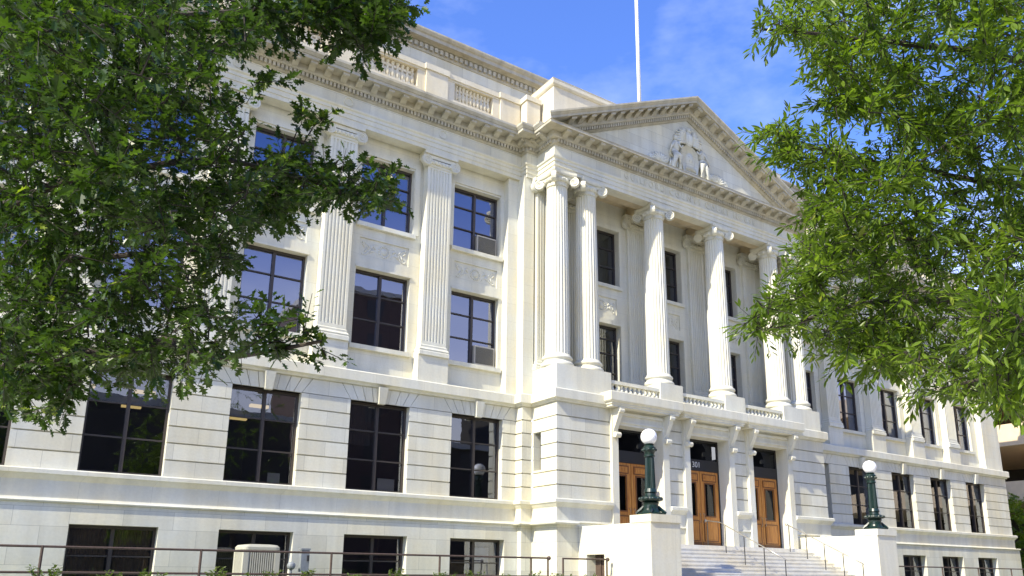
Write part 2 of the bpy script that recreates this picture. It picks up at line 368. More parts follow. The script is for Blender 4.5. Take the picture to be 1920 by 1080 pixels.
# --- basement
for s in (-1,1):
    mb=HB(); a,b=mx(8.5,XEND+.2,s)
    ops=[(s*x-1.15,s*x+1.15,-1.62,.1,.42) for x in bays]
    wall(mb,FY(-.2),a,b,[(-2.9,.74,0)],ops)
    xe=s*(XEND+.2); mb.quad((xe,-.2,-2.9),(xe,14,-2.9),(xe,14,.74),(xe,-.2,.74))
    mb.build('basement_wall',M['stone'])
    # ground floor, rusticated
    mb=HB(); a,b=mx(8.5,XEND,s)
    rows=rows_rust(1.58,JT,GT)
    ops=[(s*x-1.13,s*x+1.13,1.58,GT,.42) for x in bays]
    wall(mb,FY(0),a,b,rows,ops)
    wall(mb,(FXp if s>0 else FXm)(s*XEND),0,14,rows_rust(1.58,JT+[4.70],BELT),[])
    # fan of voussoirs above every window
    f=lambda x,z,d:(x,d,z)
    mb.quad((a,.075,GT+.0),(b,.075,GT+.0),(b,.075,BELT),(a,.075,BELT))
    edges=[a]
    for x in sorted(s*q for q in bays):
        zt,zb=BELT,GT; L0=x-1.13; L1=x+1.13
        top0=x-1.48; top1=x+1.48
        n=8; gp=.010
        for k in range(n):
            if k in (3,4):
                continue
            b0=L0+(L1-L0)*k/n; b1=L0+(L1-L0)*(k+1)/n; t0=top0+(top1-top0)*k/n; t1=top0+(top1-top0)*(k+1)/n
            mb.prism([(b0+gp,zb),(b1-gp,zb),(t1-gp,zt),(t0+gp,zt)],0,.07,f)
        b0=L0+(L1-L0)*3/n; b1=L0+(L1-L0)*5/n; t0=top0+(top1-top0)*3/n; t1=top0+(top1-top0)*5/n
        for q0,q1,r0,r1 in ((b0,x-.13,t0,x-.18),(x+.13,b1,x+.18,t1)):
            mb.prism([(q0+gp,zb),(q1,zb),(r1,zt),(r0+gp if q0<x else r0,zt)],0,.07,f)
        edges+= [x-1.48,x-1.13,x+1.48,x+1.13]
    edges.append(b)
    xs=sorted(s*q for q in bays)
    for i in range(len(xs)+1):
        l_top=xs[i-1]+1.48+.014 if i>0 else a; l_bot=xs[i-1]+1.13+.014 if i>0 else a
        r_top=xs[i]-1.48-.014 if i<len(xs) else b; r_bot=xs[i]-1.13-.014 if i<len(xs) else b
        mb.prism([(l_bot,GT+.018),(r_bot,GT+.018),(r_top,BELT),(l_top,BELT)],0,.06,f)
    mb.build('rusticated_wall',M['stone'])
    for x in xs:
        k=HB(); yk=-.22
        k.poly([(x-.12,-.12,GT-.05),(x+.12,-.12,GT-.05),(x+.17,yk,BELT),(x-.17,yk,BELT)])
        k.poly([(x-.12,-.12,GT-.05),(x-.17,yk,BELT),(x-.17,.05,BELT),(x-.12,.05,GT-.05)])
        k.poly([(x+.12,-.12,GT-.05),(x+.12,.05,GT-.05),(x+.17,.05,BELT),(x+.17,yk,BELT)])
        k.poly([(x-.12,-.12,GT-.05),(x-.12,.05,GT-.05),(x+.12,.05,GT-.05),(x+.12,-.12,GT-.05)])
        k.build('keystone',M['trim'])
    # upper wall (behind the pilasters)
    mb=HB(); a,b=mx(8.5,XEND-.1,s)
    YU=.42
    ops=[(s*x-1.095,s*x+1.095,zz0,zz1,.42) for x in bays for zz0,zz1 in ((6.83,9.78),(11.56,14.29))]
    ops+=[(s*x-1.0,s*x+1.0,10.22,10.98,.05) for x in bays]
    wall(mb,FY(YU),a,b,[(5.6,15.3,0)],ops)
    xe=s*(XEND-.1); mb.quad((xe,YU,5.6),(xe,14,5.6),(xe,14,15.3),(xe,YU,15.3))
    for x in bays: mb.quad((s*x-1.0,YU+.05,10.22),(s*x+1.0,YU+.05,10.22),(s*x+1.0,YU+.05,10.98),(s*x-1.0,YU+.05,10.98))
    # end pier and the plain pier beside the portico
    mb.box(*mx(28.0,30.1,s),0.02,YU-.002,5.6,15.2)
    mb.box(*mx(8.5,8.98,s),0.02,YU-.002,5.6,15.2)
    mb.build('upper_wall',M['upper'])
    # carved swag in each spandrel panel
    for x in bays:
        swag(s*x,YU+.045,.92,10.6)
    # window surrounds and sills
    for x in bays:
        for zz0,zz1 in ((6.83,9.78),(11.56,14.29)):
            t=HB(); c=s*x
            t.box(c-1.2,c+1.2,YU-.14,YU+.1,zz0-.17,zz0-.005)
            t.build('window_sill',M['trim']); t=HB()
            if zz0<10: t.box(c-1.12,c+1.12,YU-.05,YU+.03,zz1+.004,zz1+.075)
            else:
                t.box(c-1.34,c-1.12,YU-.05,YU-.003,zz0,zz1+.3); t.box(c+1.12,c+1.34,YU-.05,YU-.003,zz0,zz1+.3); t.box(c-1.119,c+1.119,YU-.048,YU-.003,zz1+.08,zz1+.3)
            t.build('window_head' if zz0<10 else 'window_surround',M['trim'])
# --- portico base, front with three door bays
PX=8.03; PY=-2.08; DD=3.93; doorx=[-DD,0,DD]
fr=HB()
rows=rows_rust(1.58,JT+[GT],BELT)
seg=[(-PX,-DD-1.5),(-DD+1.5,-1.5),(1.5,DD-1.5),(DD+1.5,PX)]
for a,b in seg:
    wall(fr,FY(PY),a,b,[(-2.9,1.58,0)]+rows,[])
for d in doorx:
    fr.quad((d-1.5,PY,-2.9),(d+1.5,PY,-2.9),(d+1.5,PY,.08),(d-1.5,PY,.08))
for s in (-1,1):
    F=(FXm if s<0 else FXp)(s*PX)
    wall(fr,F,PY,-.45,[(-2.9,1.58,0)]+rows,[(-1.05,-.55,2.72,4.18,.4)])
    # pier between wing and portico
    fr2=HB(); 
    wall(fr2,FY(-.45),*mx(PX,8.5,s),[(-2.9,1.58,0)]+rows,[])
    wall(fr2,(FXm if s<0 else FXp)(s*8.5),-.45,0.3,[(-2.9,1.58,0)]+rows,[])
    fr2.build('corner_pier',M['stone'])
    up=HB(); up.box(*mx(8.0,8.5,s),-.45,.4,5.6,15.2); up.build('upper_pier',M['upper'])
fr.build('portico_base',M['stone'])
# --- continuous mouldings
def ppath(yw,xp1,yp1,xp2,yp2,xend,yend=14,front=True):
    L_=[(-xend,yend),(-xend,yw),(-xp1,yw),(-xp1,yp1),(-xp2,yp1),(-xp2,yp2)]
    R_=[(-x,y) for x,y in reversed(L_)]
    return L_,R_
L_,R_=ppath(0,8.5,-.45,PX,PY,XEND)
mb=HB()
wt=[(-.3,1.58),(.16,1.585),(.2,1.55),(.2,1.44),(.15,1.40),(.1,1.33),(.05,1.27),(.04,.80),(.06,.74),(-.3,.72)]
def wt_run(path): mb.mould(path,wt)
wt_run(L_+[(-DD-1.52,PY)]); wt_run([(DD+1.52,PY)]+R_)
for a,b in seg[1:3]: wt_run([(a+.02,PY),(b-.02,PY)])
# ledge over basement
lg=[(-.3,.74),(.24,.745),(.27,.70),(.25,.66),(-.3,.64)]
mb.mould(L_+[(-7.2,PY)],lg); mb.mould([(7.2,PY)]+R_,lg)
mb.build('water_table_moulding',M['trim'])
mb=HB()
belt=[(-.3,BELT),(.07,BELT+.002),(.1,BELT+.06),(.16,BELT+.1),(.2,BELT+.11),(.2,5.68),(.17,5.72),(-.6,5.74)]
mb.mould(L_+R_,belt); mb.build('belt_course',M['trim'])
# --- podium dies under the columns
mb=HB()
YC=-1.28; colx=[-1.5*DD-1.52,-1.5*DD,-.5*DD,.5*DD,1.5*DD,1.5*DD+1.52]
for s in (-1,1): mb.box(*mx(5.3,PX-.02,s),PY+.03,.3,5.73,6.73)
for x in (-.5*DD,.5*DD): mb.box(x-.65,x+.65,PY+.03,-.3,5.73,6.73)
mb.box(-5.3,5.3,-1.75,.3,5.6,5.86)
mb.build('column_podium',M['trim'])
# --- portico back wall
mb=HB(); YB=.08
ops=[(d-1.02,d+1.02,z0,z1,.42) for d in doorx for z0,z1 in ((6.3,9.65),(11.5,14.2))]
ops+=[(d-.85,d+.85,10.15,10.9,.05) for d in doorx]
wall(mb,FY(YB),-8,8,[(5.7,15.6,0)],ops)
for d in doorx: mb.quad((d-.85,YB+.05,10.15),(d+.85,YB+.05,10.15),(d+.85,YB+.05,10.9),(d-.85,YB+.05,10.9))
mb.build('portico_back_wall',M['upper'])
for d in doorx:
    swag(d,YB+.045,.78,10.5)
    for z0,z1 in ((6.3,9.65),(11.5,14.2)):
        t=HB(); t.box(d-1.14,d+1.14,YB-.12,YB+.05,z0-.16,z0-.004); t.build('window_sill',M['trim']); t=HB(); t.box(d-1.22,d-1.03,YB-.05,YB-.002,z0,z1+.22); t.box(d+1.03,d+1.22,YB-.05,YB-.002,z0,z1+.22)
        t.box(d-1.03,d+1.03,YB-.05,YB-.002,z1+.005,z1+.22); t.build('window_surround',M['trim'])
# --- pilasters (fluted) shared mesh
def pilaster_mesh(w,h,dep,nfl=7):
    """local: base at z=0, front at y=0, going back to y=dep"""
    mb=MB(); pts=[]; n=nfl; m=.07; fw=(w-2*m)/n
    pts.append((-w/2,dep)); pts.append((-w/2,0))
    for k in range(n):
        x0=-w/2+m+k*fw+.22*fw; x1=-w/2+m+(k+1)*fw-.22*fw; r=(x1-x0)/2
        for t in np.linspace(0,PI,6): pts.append((x0+r-r*math.cos(t), r*1.1*math.sin(t)))
    pts.append((w/2,0)); pts.append((w/2,dep))
    mb.rings([[(x,y,.55) for x,y in pts],[(x,y,h-.72) for x,y in pts]],cap=True)
    mb.box(-w/2,w/2,0,dep,.4,.55); mb.box(-w/2,w/2,0,dep,h-.72,h-.62)
    return mb
def volute(mb,c,ax,r=.24,wd=.16,turn=2.2):
    """spiral scroll, c centre, ax = unit axis; section grows outward"""
    c=Vector(c); ax=Vector(ax).normalized(); up=Vector((0,0,1)); sd=ax.cross(up).normalized()
    R=[]
    for t in np.linspace(0,1,26):
        a=turn*2*PI*t; rr=r*(1-.82*t); th=.045*(1-.5*t)
        ring=[]
        for q,o in ((rr-th,-wd/2),(rr,-wd/2*1.02),(rr,wd/2*1.02),(rr-th,wd/2)):
            p=c+sd*(q*math.sin(a))+up*(q*math.cos(a))+ax*o; ring.append(tuple(p))
        R.append(ring)
    mb.rings(R)
    R=[[tuple(c+sd*(r*.86*math.sin(a))+up*(r*.86*math.cos(a))+ax*o) for a in np.linspace(0,2*PI,17)[:-1]] for o in (-wd*.38,wd*.38)]
    mb.rings(R)
    mb.ball(tuple(c),r*.2,8,6); 
def pil_cap(w,dep):
    mb=MB(); h=.62
    mb.box(-w/2-.02,w/2+.02,-.03,dep,0,.1); mb.box(-w/2-.04,w/2+.04,-.08,dep,.1,.26)
    for k in range(6):
        x=-w/2+.12+(w-.24)*k/5; mb.ball((x,-.08,.18),.07,8,6,(1,.8,1.2))
    mb.box(-w/2-.22,w/2+.22,-.09,dep,.3,.44)
    mb.box(-w/2-.2,w/2+.2,-.16,dep,.46,.62)
    for s in (-1,1): volute(mb,(s*(w/2+.1),-.02,.2),(0,1,0),.25,.2)
    return mb
def pil_base(w,dep):
    mb=MB(); P=[(-w/2,dep),(-w/2,0),(w/2,0),(w/2,dep)]
    mb.mould(P,[(-.1,0),(.1,0),(.1,.14),(.07,.17),(.09,.22),(.06,.28),(.03,.30),(.035,.38),(0,.41),(-.1,.41)])
    return mb
PZ=6.75; PH=15.1-PZ
def add_pilaster(proto,x,y,ped=None):
    o=copy_tree(proto,HOUSE); o.location=(x,y,PZ+1.75); return o
def mk_pil(w,dep):
    o=pilaster_mesh(w,PH,dep).build('pilaster',M['shaft'],HOUSE)
    pil_cap(w,dep).build('capital',M['trim'],o,loc=(0,0,PH-.62))
    pil_base(w,dep).build('pilaster_base',M['trim'],o); return o
P1=mk_pil(1.05,.40); first=True
for s in (-1,1):
    for k in range(NB-1):
        x=s*(XE+2+BAY*k)
        if first: P1.location=(x,0.0,PZ+1.75); first=False
        else: add_pilaster(P1,x,0.0)
    for k in range(NB-1):
        ped=HB(); x=s*(XE+2+BAY*k); ped.box(x-.63,x+.63,-.02,.415,5.72,PZ); ped.build('pilaster_pedestal',M['upper'])
P2=mk_pil(1.0,.24); first=True
for x in colx:
    yy=-.06
    if abs(x)>7: yy=-.58
    if first: P2.location=(x,yy,PZ+1.75); first=False
    else: add_pilaster(P2,x,yy)
bk=HB()
for s in (-1,1): bk.box(*mx(6.9,7.95,s),-.345,.079,6.74,15.1)
bk.build('portico_return_wall',M['stone'])
# --- columns
def column_shaft(r0,r1,z0,z1,nf=24):
    mb=MB(); R=[]
    for t in np.linspace(0,1,9):
        r=r0+(r1-r0)*(t**1.7); z=z0+(z1-z0)*t; ring=[]
        for k in range(nf):
            a0=2*PI*k/nf; da=2*PI/nf
            for q,dp in ((.0,0),(.16,0),(.30,.7),(.58,1),(.86,.7)):
                ring.append(((r-dp*.042)*math.cos(a0+da*q),(r-dp*.042)*math.sin(a0+da*q),z))
        R.append(ring)
    mb.rings(R); return mb
CB=6.73; CT=15.1; CH=CT-CB
def mk_col():
    o=column_shaft(.50,.425,.52,CH-.55).build('column',M['shaft'],HOUSE)
    b=MB(); b.lathe([(.3,0),(.62,0),(.655,.04),(.67,.1),(.655,.16),(.62,.2),(.57,.21),(.55,.26),(.56,.31),(.60,.33),(.615,.38),(.60,.43),(.56,.45),(.53,.47),(.52,.53),(.3,.53)],seg=40); b.build('column_base',M['trim'],o,smooth=True)
    c=MB(); c.lathe([(.3,-.62),(.445,-.62),(.455,-.58),(.44,-.55),(.44,-.45),(.50,-.42),(.545,-.33),(.5,-.26),(.3,-.24)],seg=32,zoff=0)
    for k in range(12):
        a=2*PI*(k+.5)/12; c.ball((.49*math.cos(a),.49*math.sin(a),-.36),.075,8,6,(1,1,1.3))
    # concave abacus
    ab=[]; n=7
    cor=[(-.66,-.66),(.66,-.66),(.66,.66),(-.66,.66)]
    for i in range(4):
        p=Vector(cor[i]); q=Vector(cor[(i+1)%4]); mid=(p+q)/2; inn=-mid.normalized()
        for t in np.linspace(.07,.93,n): pt=p.lerp(q,t)+inn*(.13*math.sin(PI*t)); ab.append((pt.x,pt.y))
    c.rings([[(x*.94,y*.94,-.17) for x,y in ab],[(x,y,-.10) for x,y in ab],[(x,y,-.0) for x,y in ab]])
    c.rings([[(x*.8,y*.8,-.28) for x,y in ab],[(x*.86,y*.86,-.171) for x,y in ab]])
    for sx in (-1,1):
        for sy in (-1,1):
            d=Vector((sx,sy,0)).normalized(); ax=Vector((-d.y,d.x,0))
            volute(c,(sx*.515,sy*.515,-.40),ax,.235,.2)
    co_=c.build('capital',M['trim'],o,loc=(0,0,CH))
    return o
C0=mk_col(); first=True
for x in colx:
    if first: C0.location=(x,YC,CB+1.75); first=False
    else: o=copy_tree(C0,HOUSE); o.location=(x,YC,CB+1.75)
# --- entablature
EX=7.87; EY=-1.73; EW=-.1
EL,ER=ppath(EW,8.42,-.52,EX,EY,XEND+.05)
EP=EL+ER
ZA=15.1
arch=[(-.5,ZA),(0,ZA),(0,ZA+.17),(.03,ZA+.175),(.03,ZA+.36),(.06,ZA+.365),(.06,ZA+.48),(.11,ZA+.53),(.12,ZA+.59),(-.5,ZA+.6)]
mb=HB(); mb.mould(EP,arch); mb.build('architrave',M['trim'])
mb=HB(); mb.mould(EP,[(-.5,ZA+.6),(.02,ZA+.6),(.02,16.2),(-.5,16.2)]); mb.build('frieze',M['stone'])
# inner beam of the portico and its ceiling
mb=HB()
mb.box(-7.37,7.37,-1.22,-.83,ZA+.003,15.75)
for s in (-1,1): mb.box(*mx(6.95,7.368,s),-.829,.07,ZA+.004,15.75)
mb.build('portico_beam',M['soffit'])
mb=HB(); mb.box(-7.9,7.9,-1.3,.3,15.5,15.6)
for x in colx: mb.box(x-.45,x+.45,-.828,.06,ZA+.01,15.5)
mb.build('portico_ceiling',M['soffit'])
# roundels on the wing frieze
for s in (-1,1):
    for k in range(NB-1):
        x=s*(XE+2+BAY*k); r=HB(); r.tube([(x+.17*math.cos(t),EW-.03,15.95+.17*math.sin(t)) for t in np.linspace(0,2*PI,21)],.03,5); r.build('frieze_roundel',M['trim'])
def along(path,step,fn,trim=.0):
    """evenly spaced stations along the plan path: fn(point,dir,normal)"""
    for i in range(len(path)-1):
        a=Vector(path[i]); b=Vector(path[i+1]); l=(b-a).length; d=(b-a)/l; n=Vector((d.y,-d.x))
        k=max(1,round(l/step)); 
        if l<step*.8: continue
        for j in range(k): fn(a+d*(l*(j+.5)/k),d,n)
def obox(mb,p,d,n,hw,o0,o1,z0,z1):
    q=[(p+d*a+n*o) for a,o in ((-hw,o0),(hw,o0),(hw,o1),(-hw,o1))]
    mb.rings([[(v.x,v.y,z0) for v in q],[(v.x,v.y,z1) for v in q]])
def modillion(mb,p,d,n,hw,o0,o1,z0,z1):
    prof=[(o0,z1),(o1,z1),(o1,z1-.09),(o1-.05,z1-.12),(o1-.13,z1-.10),(o1-.22,z1-.14),(o0+.07,z0+.02),(o0,z0)]
    mb.rings([[tuple((p+d*s+n*o).to_3d()+Vector((0,0,z))) for o,z in prof] for s in (-hw,hw)])
mb=HB()
mb.mould(EP,[(-.5,16.2),(.05,16.2),(.09,16.24),(.1,16.27),(.1,16.42),(.22,16.425),(.25,16.46),(.26,16.49),(.26,16.69),(.70,16.70),(.70,16.715),(.70,16.80),(.72,16.82),(-.5,16.83)])
along(EP,.15,lambda p,d,n:obox(mb,p,d,n,.047,.09,.2,16.275,16.421))
along(EP,.60,lambda p,d,n:modillion(mb,p,d,n,.12,.25,.64,16.47,16.697))
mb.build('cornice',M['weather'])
# crowning gutter moulding: wings and the returns only (over the portico it climbs the pediment)
OV=.80
mb=HB(); cy=[(-.5,16.832),(.725,16.832),(.74,16.86),(.77,16.90),(.80,16.94),(.80,17.03),(-.5,17.06)]
EL2=EL[:-1]+[(-EX,EY)]; 
mb.mould(EL,cy); mb.build('gutter_moulding',M['weather']); mb=HB(); mb.mould(ER,cy); mb.build('gutter_moulding',M['weather'])
# --- pediment
SL=(20.72-16.83)/ (EX+.72)
def rake(mb,prof,s,y0=EY,x_in=0.0,x_out=None,z_at=16.83,half=EX+.72):
    """profile (out,h) sheared up the slope, from the eaves (each point mitred) to the apex"""
    R=[]
    for end in (0,1):
        ring=[]
        for o,h in prof:
            x=s*(EX+o) if end==0 else 0.0
            z=z_at+SL*(half-abs(x))+h
            ring.append((x,y0-o,z))
        R.append(ring)
    mb.rings(R)
mb=HB()
for s in (-1,1):
    rake(mb,[(-.4,-.02),(.70,.0),(.70,.1),(.73,.13),(.76,.18),(.80,.22),(.80,.30),(-.4,.32)],s)
    rake(mb,[(-.4,-.62),(.03,-.62),(.09,-.56),(.1,-.54),(.1,-.38),(.22,-.375),(.25,-.34),(.26,-.31),(.26,-.02),(-.4,-.021)],s)
    n=14
    for k in range(n):
        x=(EX-.35)*(k+.55)/n+.02; zc=16.83+SL*(EX+.72-x)
        hw=.13
        R=[]
        for q in (-hw,hw):
            zz=zc-SL*q
            R.append([(s*(x+q),EY-o,zz+h) for o,h in ((.25,-.022),(.64,-.022),(.64,-.11),(.59,-.14),(.5,-.12),(.3,-.24),(.25,-.26))])
        if zc-.3>16.85: mb.rings(R)
    nd=54
    for k in range(nd):
        x=(EX-.6)*(k+.5)/nd; zc=16.83+SL*(EX+.72-x)
        if zc-.56<16.9: continue
        R=[]
        for q in (-.045,.045): R.append([(s*(x+q),EY-o,zc-SL*q+h) for o,h in ((.09,-.38),(.2,-.38),(.2,-.53),(.09,-.53))])
        mb.rings(R)
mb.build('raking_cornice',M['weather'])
mb=HB(); zt=16.83+SL*(EX+.72)
mb.poly([(-EX-.5,EY+.02,16.8),(EX+.5,EY+.02,16.8),(0,EY+.02,zt-.2)])
mb.build('tympanum',M['stone'])
# pediment roof running back
mb=HB()
for s in (-1,1): mb.poly([(0,EY+.3,zt+.2),(s*(EX+.7),EY+.3,16.95),(s*(EX+.7),4,16.95),(0,4,zt+.2)])
mb.build('pediment_roof',M['roof'])
# carved cartouche with scrolls in the tympanum
r=HB(); yt=EY-.02; zb=17.0
def lump(x,z,rx,ry,rz,dy=0): r.ball((x,yt-.02+dy,z),1,12,9,(rx,ry,rz))
T9=np.linspace(0,1,9)
# shield with rolled edges
r.prism([(-.34,zb+.25),(0,zb+.05),(.34,zb+.25),(.46,zb+.8),(.42,zb+1.4),(.2,zb+1.62),(-.2,zb+1.62),(-.42,zb+1.4),(-.46,zb+.8)],-.16,0,lambda a,b,d:(a,yt+d,b))
lump(0,zb+.85,.3,.24,.55); lump(0,zb+.95,.16,.32,.3)
for k in range(9): r.tube([(-.24+.06*k,yt-.2,zb+.35),(-.2+.05*k,yt-.26,zb+.6)],[.02,.015],5)
# eagle-like crest: body, head and spread wings of feathers
lump(0,zb+2.0,.26,.3,.42); lump(.05,zb+2.48,.13,.24,.15); r.tube([(.08,yt-.22,zb+2.5),(.2,yt-.3,zb+2.44)],[.06,.015],6)
for q in (-1,1):
    for k in range(7):
        a=1.35-.26*k; l_=.62-.03*k
        r.tube([(q*.18,yt-.16,zb+2.12-.06*k),(q*(.2+l_*.55*math.cos(a)),yt-.2,zb+2.1-.06*k+l_*.5*math.sin(a)),(q*(.22+l_*math.cos(a)*1.05),yt-.1,zb+2.05-.08*k+l_*.75*math.sin(a))],[.07,.085,.025],6)
    # seated draped figures leaning on the shield
    x0=q*.62
    lump(x0,zb+1.86,.125,.17,.16); lump(x0+q*.02,zb+1.45,.19,.2,.30); lump(x0+q*.12,zb+1.02,.24,.24,.26)
    r.tube([(x0,yt-.16,zb+1.62),(x0-q*.16,yt-.24,zb+1.36),(x0-q*.26,yt-.22,zb+1.52)],[.075,.06,.04],6)
    r.tube([(x0+q*.12,yt-.14,zb+1.6),(x0+q*.3,yt-.18,zb+1.3),(x0+q*.34,yt-.16,zb+1.0)],[.075,.06,.045],6)
    r.tube([(x0+q*.1,yt-.22,zb+1.0),(x0-q*.08,yt-.36,zb+.86),(x0-q*.04,yt-.26,zb+.3),(x0-q*.06,yt-.22,zb+.04)],[.15,.14,.1,.06],7)
    r.tube([(x0+q*.2,yt-.2,zb+.98),(x0+q*.14,yt-.34,zb+.78),(x0+q*.24,yt-.22,zb+.28),(x0+q*.26,yt-.2,zb+.04)],[.15,.13,.1,.06],7)
    for k in range(6):
        xx=x0+q*(-.12+.09*k); r.tube([(xx,yt-.1,zb+1.0-.06*k),(xx+q*.05,yt-.2,zb+.5),(xx+q*.1,yt-.12,zb+.04)],[.03,.045,.03],5)
    volute(r,(q*1.28,yt-.06,zb+.52),(0,1,0),.25,.12); volute(r,(q*1.82,yt-.05,zb+.36),(0,1,0),.2,.1)
    for k in range(8):
        a=PI*.1+k*.33; r.tube([(q*1.45,yt-.05,zb+.26),(q*(1.45+.3*math.cos(a)),yt-.1,zb+.3+.36*math.sin(a)),(q*(1.45+.52*math.cos(a)),yt-.06,zb+.3+.5*math.sin(a))],[.035,.055,.012],5)
    for k in range(6):
        r.tube([(q*(1.75+.09*k),yt-.04,zb+.06),(q*(1.85+.1*k),yt-.09,zb+.3-.03*k),(q*(2.0+.1*k),yt-.05,zb+.42-.05*k)],[.03,.05,.012],5)
r.v=[(x*1.3,yt+(y_-yt)*.55,zb+(z_-zb)*1.02) for x,y_,z_ in r.v]
r.build('carved_figure_group',M['stone'],smooth=True)
# inscription
def text(body,size,loc,mat,name,parent,ext=.012,off=0,spacing=1.0):
    cu=bpy.data.curves.new('lettering','FONT'); cu.body=body; cu.size=size; cu.extrude=ext; cu.align_x='CENTER'; cu.align_y='CENTER'; cu.space_character=spacing; cu.offset=off
    o=bpy.data.objects.new('lettering',cu); COL.objects.link(o)
    dg=bpy.context.evaluated_depsgraph_get(); me=bpy.data.meshes.new_from_object(o.evaluated_get(dg)); bpy.data.objects.remove(o)
    me.materials.clear(); me.materials.append(mat)
    n=bpy.data.objects.new(name,me); COL.objects.link(n); n.parent=parent; n.rotation_euler=(PI/2,0,0); n.location=loc; return n
text('GUILFORD COUNTY COURT HOUSE',.40,(0.2,EY-.03,15.95+1.75),M['trim'],'inscription',HOUSE,.022,.0,1.38)

# --- roof parapet and balustrade
def baluster_mesh(h,r):
    mb=MB(); mb.lathe([(r*.9,0),(r*.9,h*.08),(r*.55,h*.1),(r*.6,h*.16),(r*1.05,h*.3),(r*1.1,h*.38),(r*.8,h*.52),(r*.5,h*.66),(r*.48,h*.78),(r*.75,h*.84),(r*.75,h*.9),(r*.95,h*.92),(r*.95,h)],seg=12); return mb
BY=.25; ZR=17.04
bal0=None
for s in (-1,1):
    mb=HB()
    mb.box(*mx(7.9,XEND-.3,s),BY-.02,BY+.36,ZR,17.95)
    mb.box(*mx(7.9,XEND-.3,s),BY-.02,BY+.36,18.78,18.86); mb.box(*mx(7.9,XEND-.3,s),BY-.07,BY+.40,18.862,19.08)
    peds=[XE+2.2+BAY*k for k in range(5)]+[8.85]
    for x in peds:
        hw=.5
        mb.box(*mx(x-hw,x+hw,s),BY-.08,BY+.45,17.0,18.86); mb.box(*mx(x-hw-.06,x+hw+.06,s),BY-.14,BY+.5,18.864,19.12)
    mb.box(*mx(7.6,8.3,s),-.3,BY+.6,17.0,18.9); mb.box(*mx(7.56,8.36,s),-.36,BY+.6,18.9,19.13)
    par=mb.build('roof_balustrade',M['parapet'])
    pts=[]
    edges=sorted(peds)
    for i in range(len(edges)-1):
        a=edges[i]+.5+.42; b=edges[i+1]-.5-.42
        n=10
        for k in range(n): pts.append(s*(a+(b-a)*(k+.5)/n))
    for i in range(len(edges)-1):
        a=edges[i]+.5; b=edges[i+1]-.5
        for q0 in (a,b-.36):
            blk=MB(); blk.box(*mx(q0,q0+.36,s),BY,BY+.34,17.951,18.779); blk.build('balustrade_panel',M['parapet'],par)
    if s<0:
        for x in pts:
            if bal0 is None: bal0=baluster_mesh(.83,.088).build('baluster',M['parapet'],par,smooth=True,loc=(x,BY+.17,17.95)); 
            else:
                o=bal0.copy(); COL.objects.link(o); o.parent=par; o.location=(x,BY+.17,17.95)
    else:
        mb=HB(); 
        for x in pts:
            t=baluster_mesh(.83,.088)
            n=len(mb.v); mb.v+=[(v[0]+x,v[1]+BY+.17,v[2]+17.95) for v in t.v]; mb.f+=[tuple(i+n for i in f) for f in t.f]
        o=mb.build('balusters',M['parapet'],par); o['kind']='stuff'
# attic block over the portico
mb=HB(); AY=-1.1; AXX=7.45
mb.box(-AXX,AXX,AY,4,16.9,19.5)
mb.mould([(-AXX,4),(-AXX,AY),(AXX,AY),(AXX,4)],[(-.2,19.5),(.03,19.5),(.08,19.56),(.1,19.6),(.1,19.78),(.12,19.82),(-.2,19.84)])
mb.box(-AXX,AXX,AY,4,19.5,19.8)
mb.build('parapet_block',M['parapet'])
# set-back attic storey with its own cornice
mb=HB(); TY=3.0
mb.box(-28.5,28.5,TY,16,16.8,22.2); mb.build('attic_wall',M['stone'])
mb=HB(); TP=[(-28.5,16),(-28.5,TY),(28.5,TY),(28.5,16)]
mb.mould(TP,[(-.2,20.4),(.02,20.4),(.06,20.44),(.06,20.55),(-.2,20.56)])
mb.mould(TP,[(-.2,21.85),(.04,21.85),(.06,21.9),(.06,22.25),(.14,22.26),(.2,22.3),(.38,22.33),(.38,22.5),(.44,22.55),(.5,22.66),(.5,22.74),(-.2,22.76)])
along(TP,.26,lambda p,d,n:obox(mb,p,d,n,.075,.05,.16,21.98,22.2))
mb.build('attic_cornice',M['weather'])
mb=HB(); mb.box(-28.7,28.7,TY-.25,15.9,22.765,22.95); mb.box(-29,29,.2,15,16.6,16.85); mb.build('roof',M['roof'])
# --- windows
def window_mesh(w,h,cols,rows,fw=.07,mull=.1,bar=.045):
    mb=MB(); d0,d1=-.05,.05
    mb.box(-w/2,-w/2+fw,d0,d1,0,h); mb.box(w/2-fw,w/2,d0,d1,0,h); mb.box(-w/2+fw,w/2-fw,d0,d1,0,fw); mb.box(-w/2+fw,w/2-fw,d0,d1,h-fw*1.3,h)
    for c in range(1,cols):
        x=-w/2+w*c/cols; mb.box(x-mull/2,x+mull/2,d0-.02,d1,fw,h-fw*1.3)
    xs=[-w/2+fw]+[-w/2+w*c/cols for c in range(1,cols)]+[w/2-fw]
    for i in range(cols):
        a=xs[i]+(mull/2 if i>0 else 0); b=xs[i+1]-(mull/2 if i<cols-1 else 0)
        for z in rows: mb.box(a,b,d0+.01,d1-.01,h*z-bar/2,h*z+bar/2)
    return mb
PROTO={}
def window(key,x,y,z0,w,h,cols,rows,gl,sink=None,mull=.1):
    k=(key,round(w,2),round(h,2),gl)
    if k not in PROTO:
        o=window_mesh(w,h,cols,rows,mull=mull).build('window',M['frame'],HOUSE)
        g=MB(); g.quad((-w/2+.03,.02,.03),(w/2-.03,.02,.03),(w/2-.03,.02,h-.03),(-w/2+.03,.02,h-.03)); g.build('pane',M[gl],o)
        PROTO[k]=o
    else: o=copy_tree(PROTO[k],HOUSE)
    o.location=(x,y,z0+1.75); return o
WIN={}
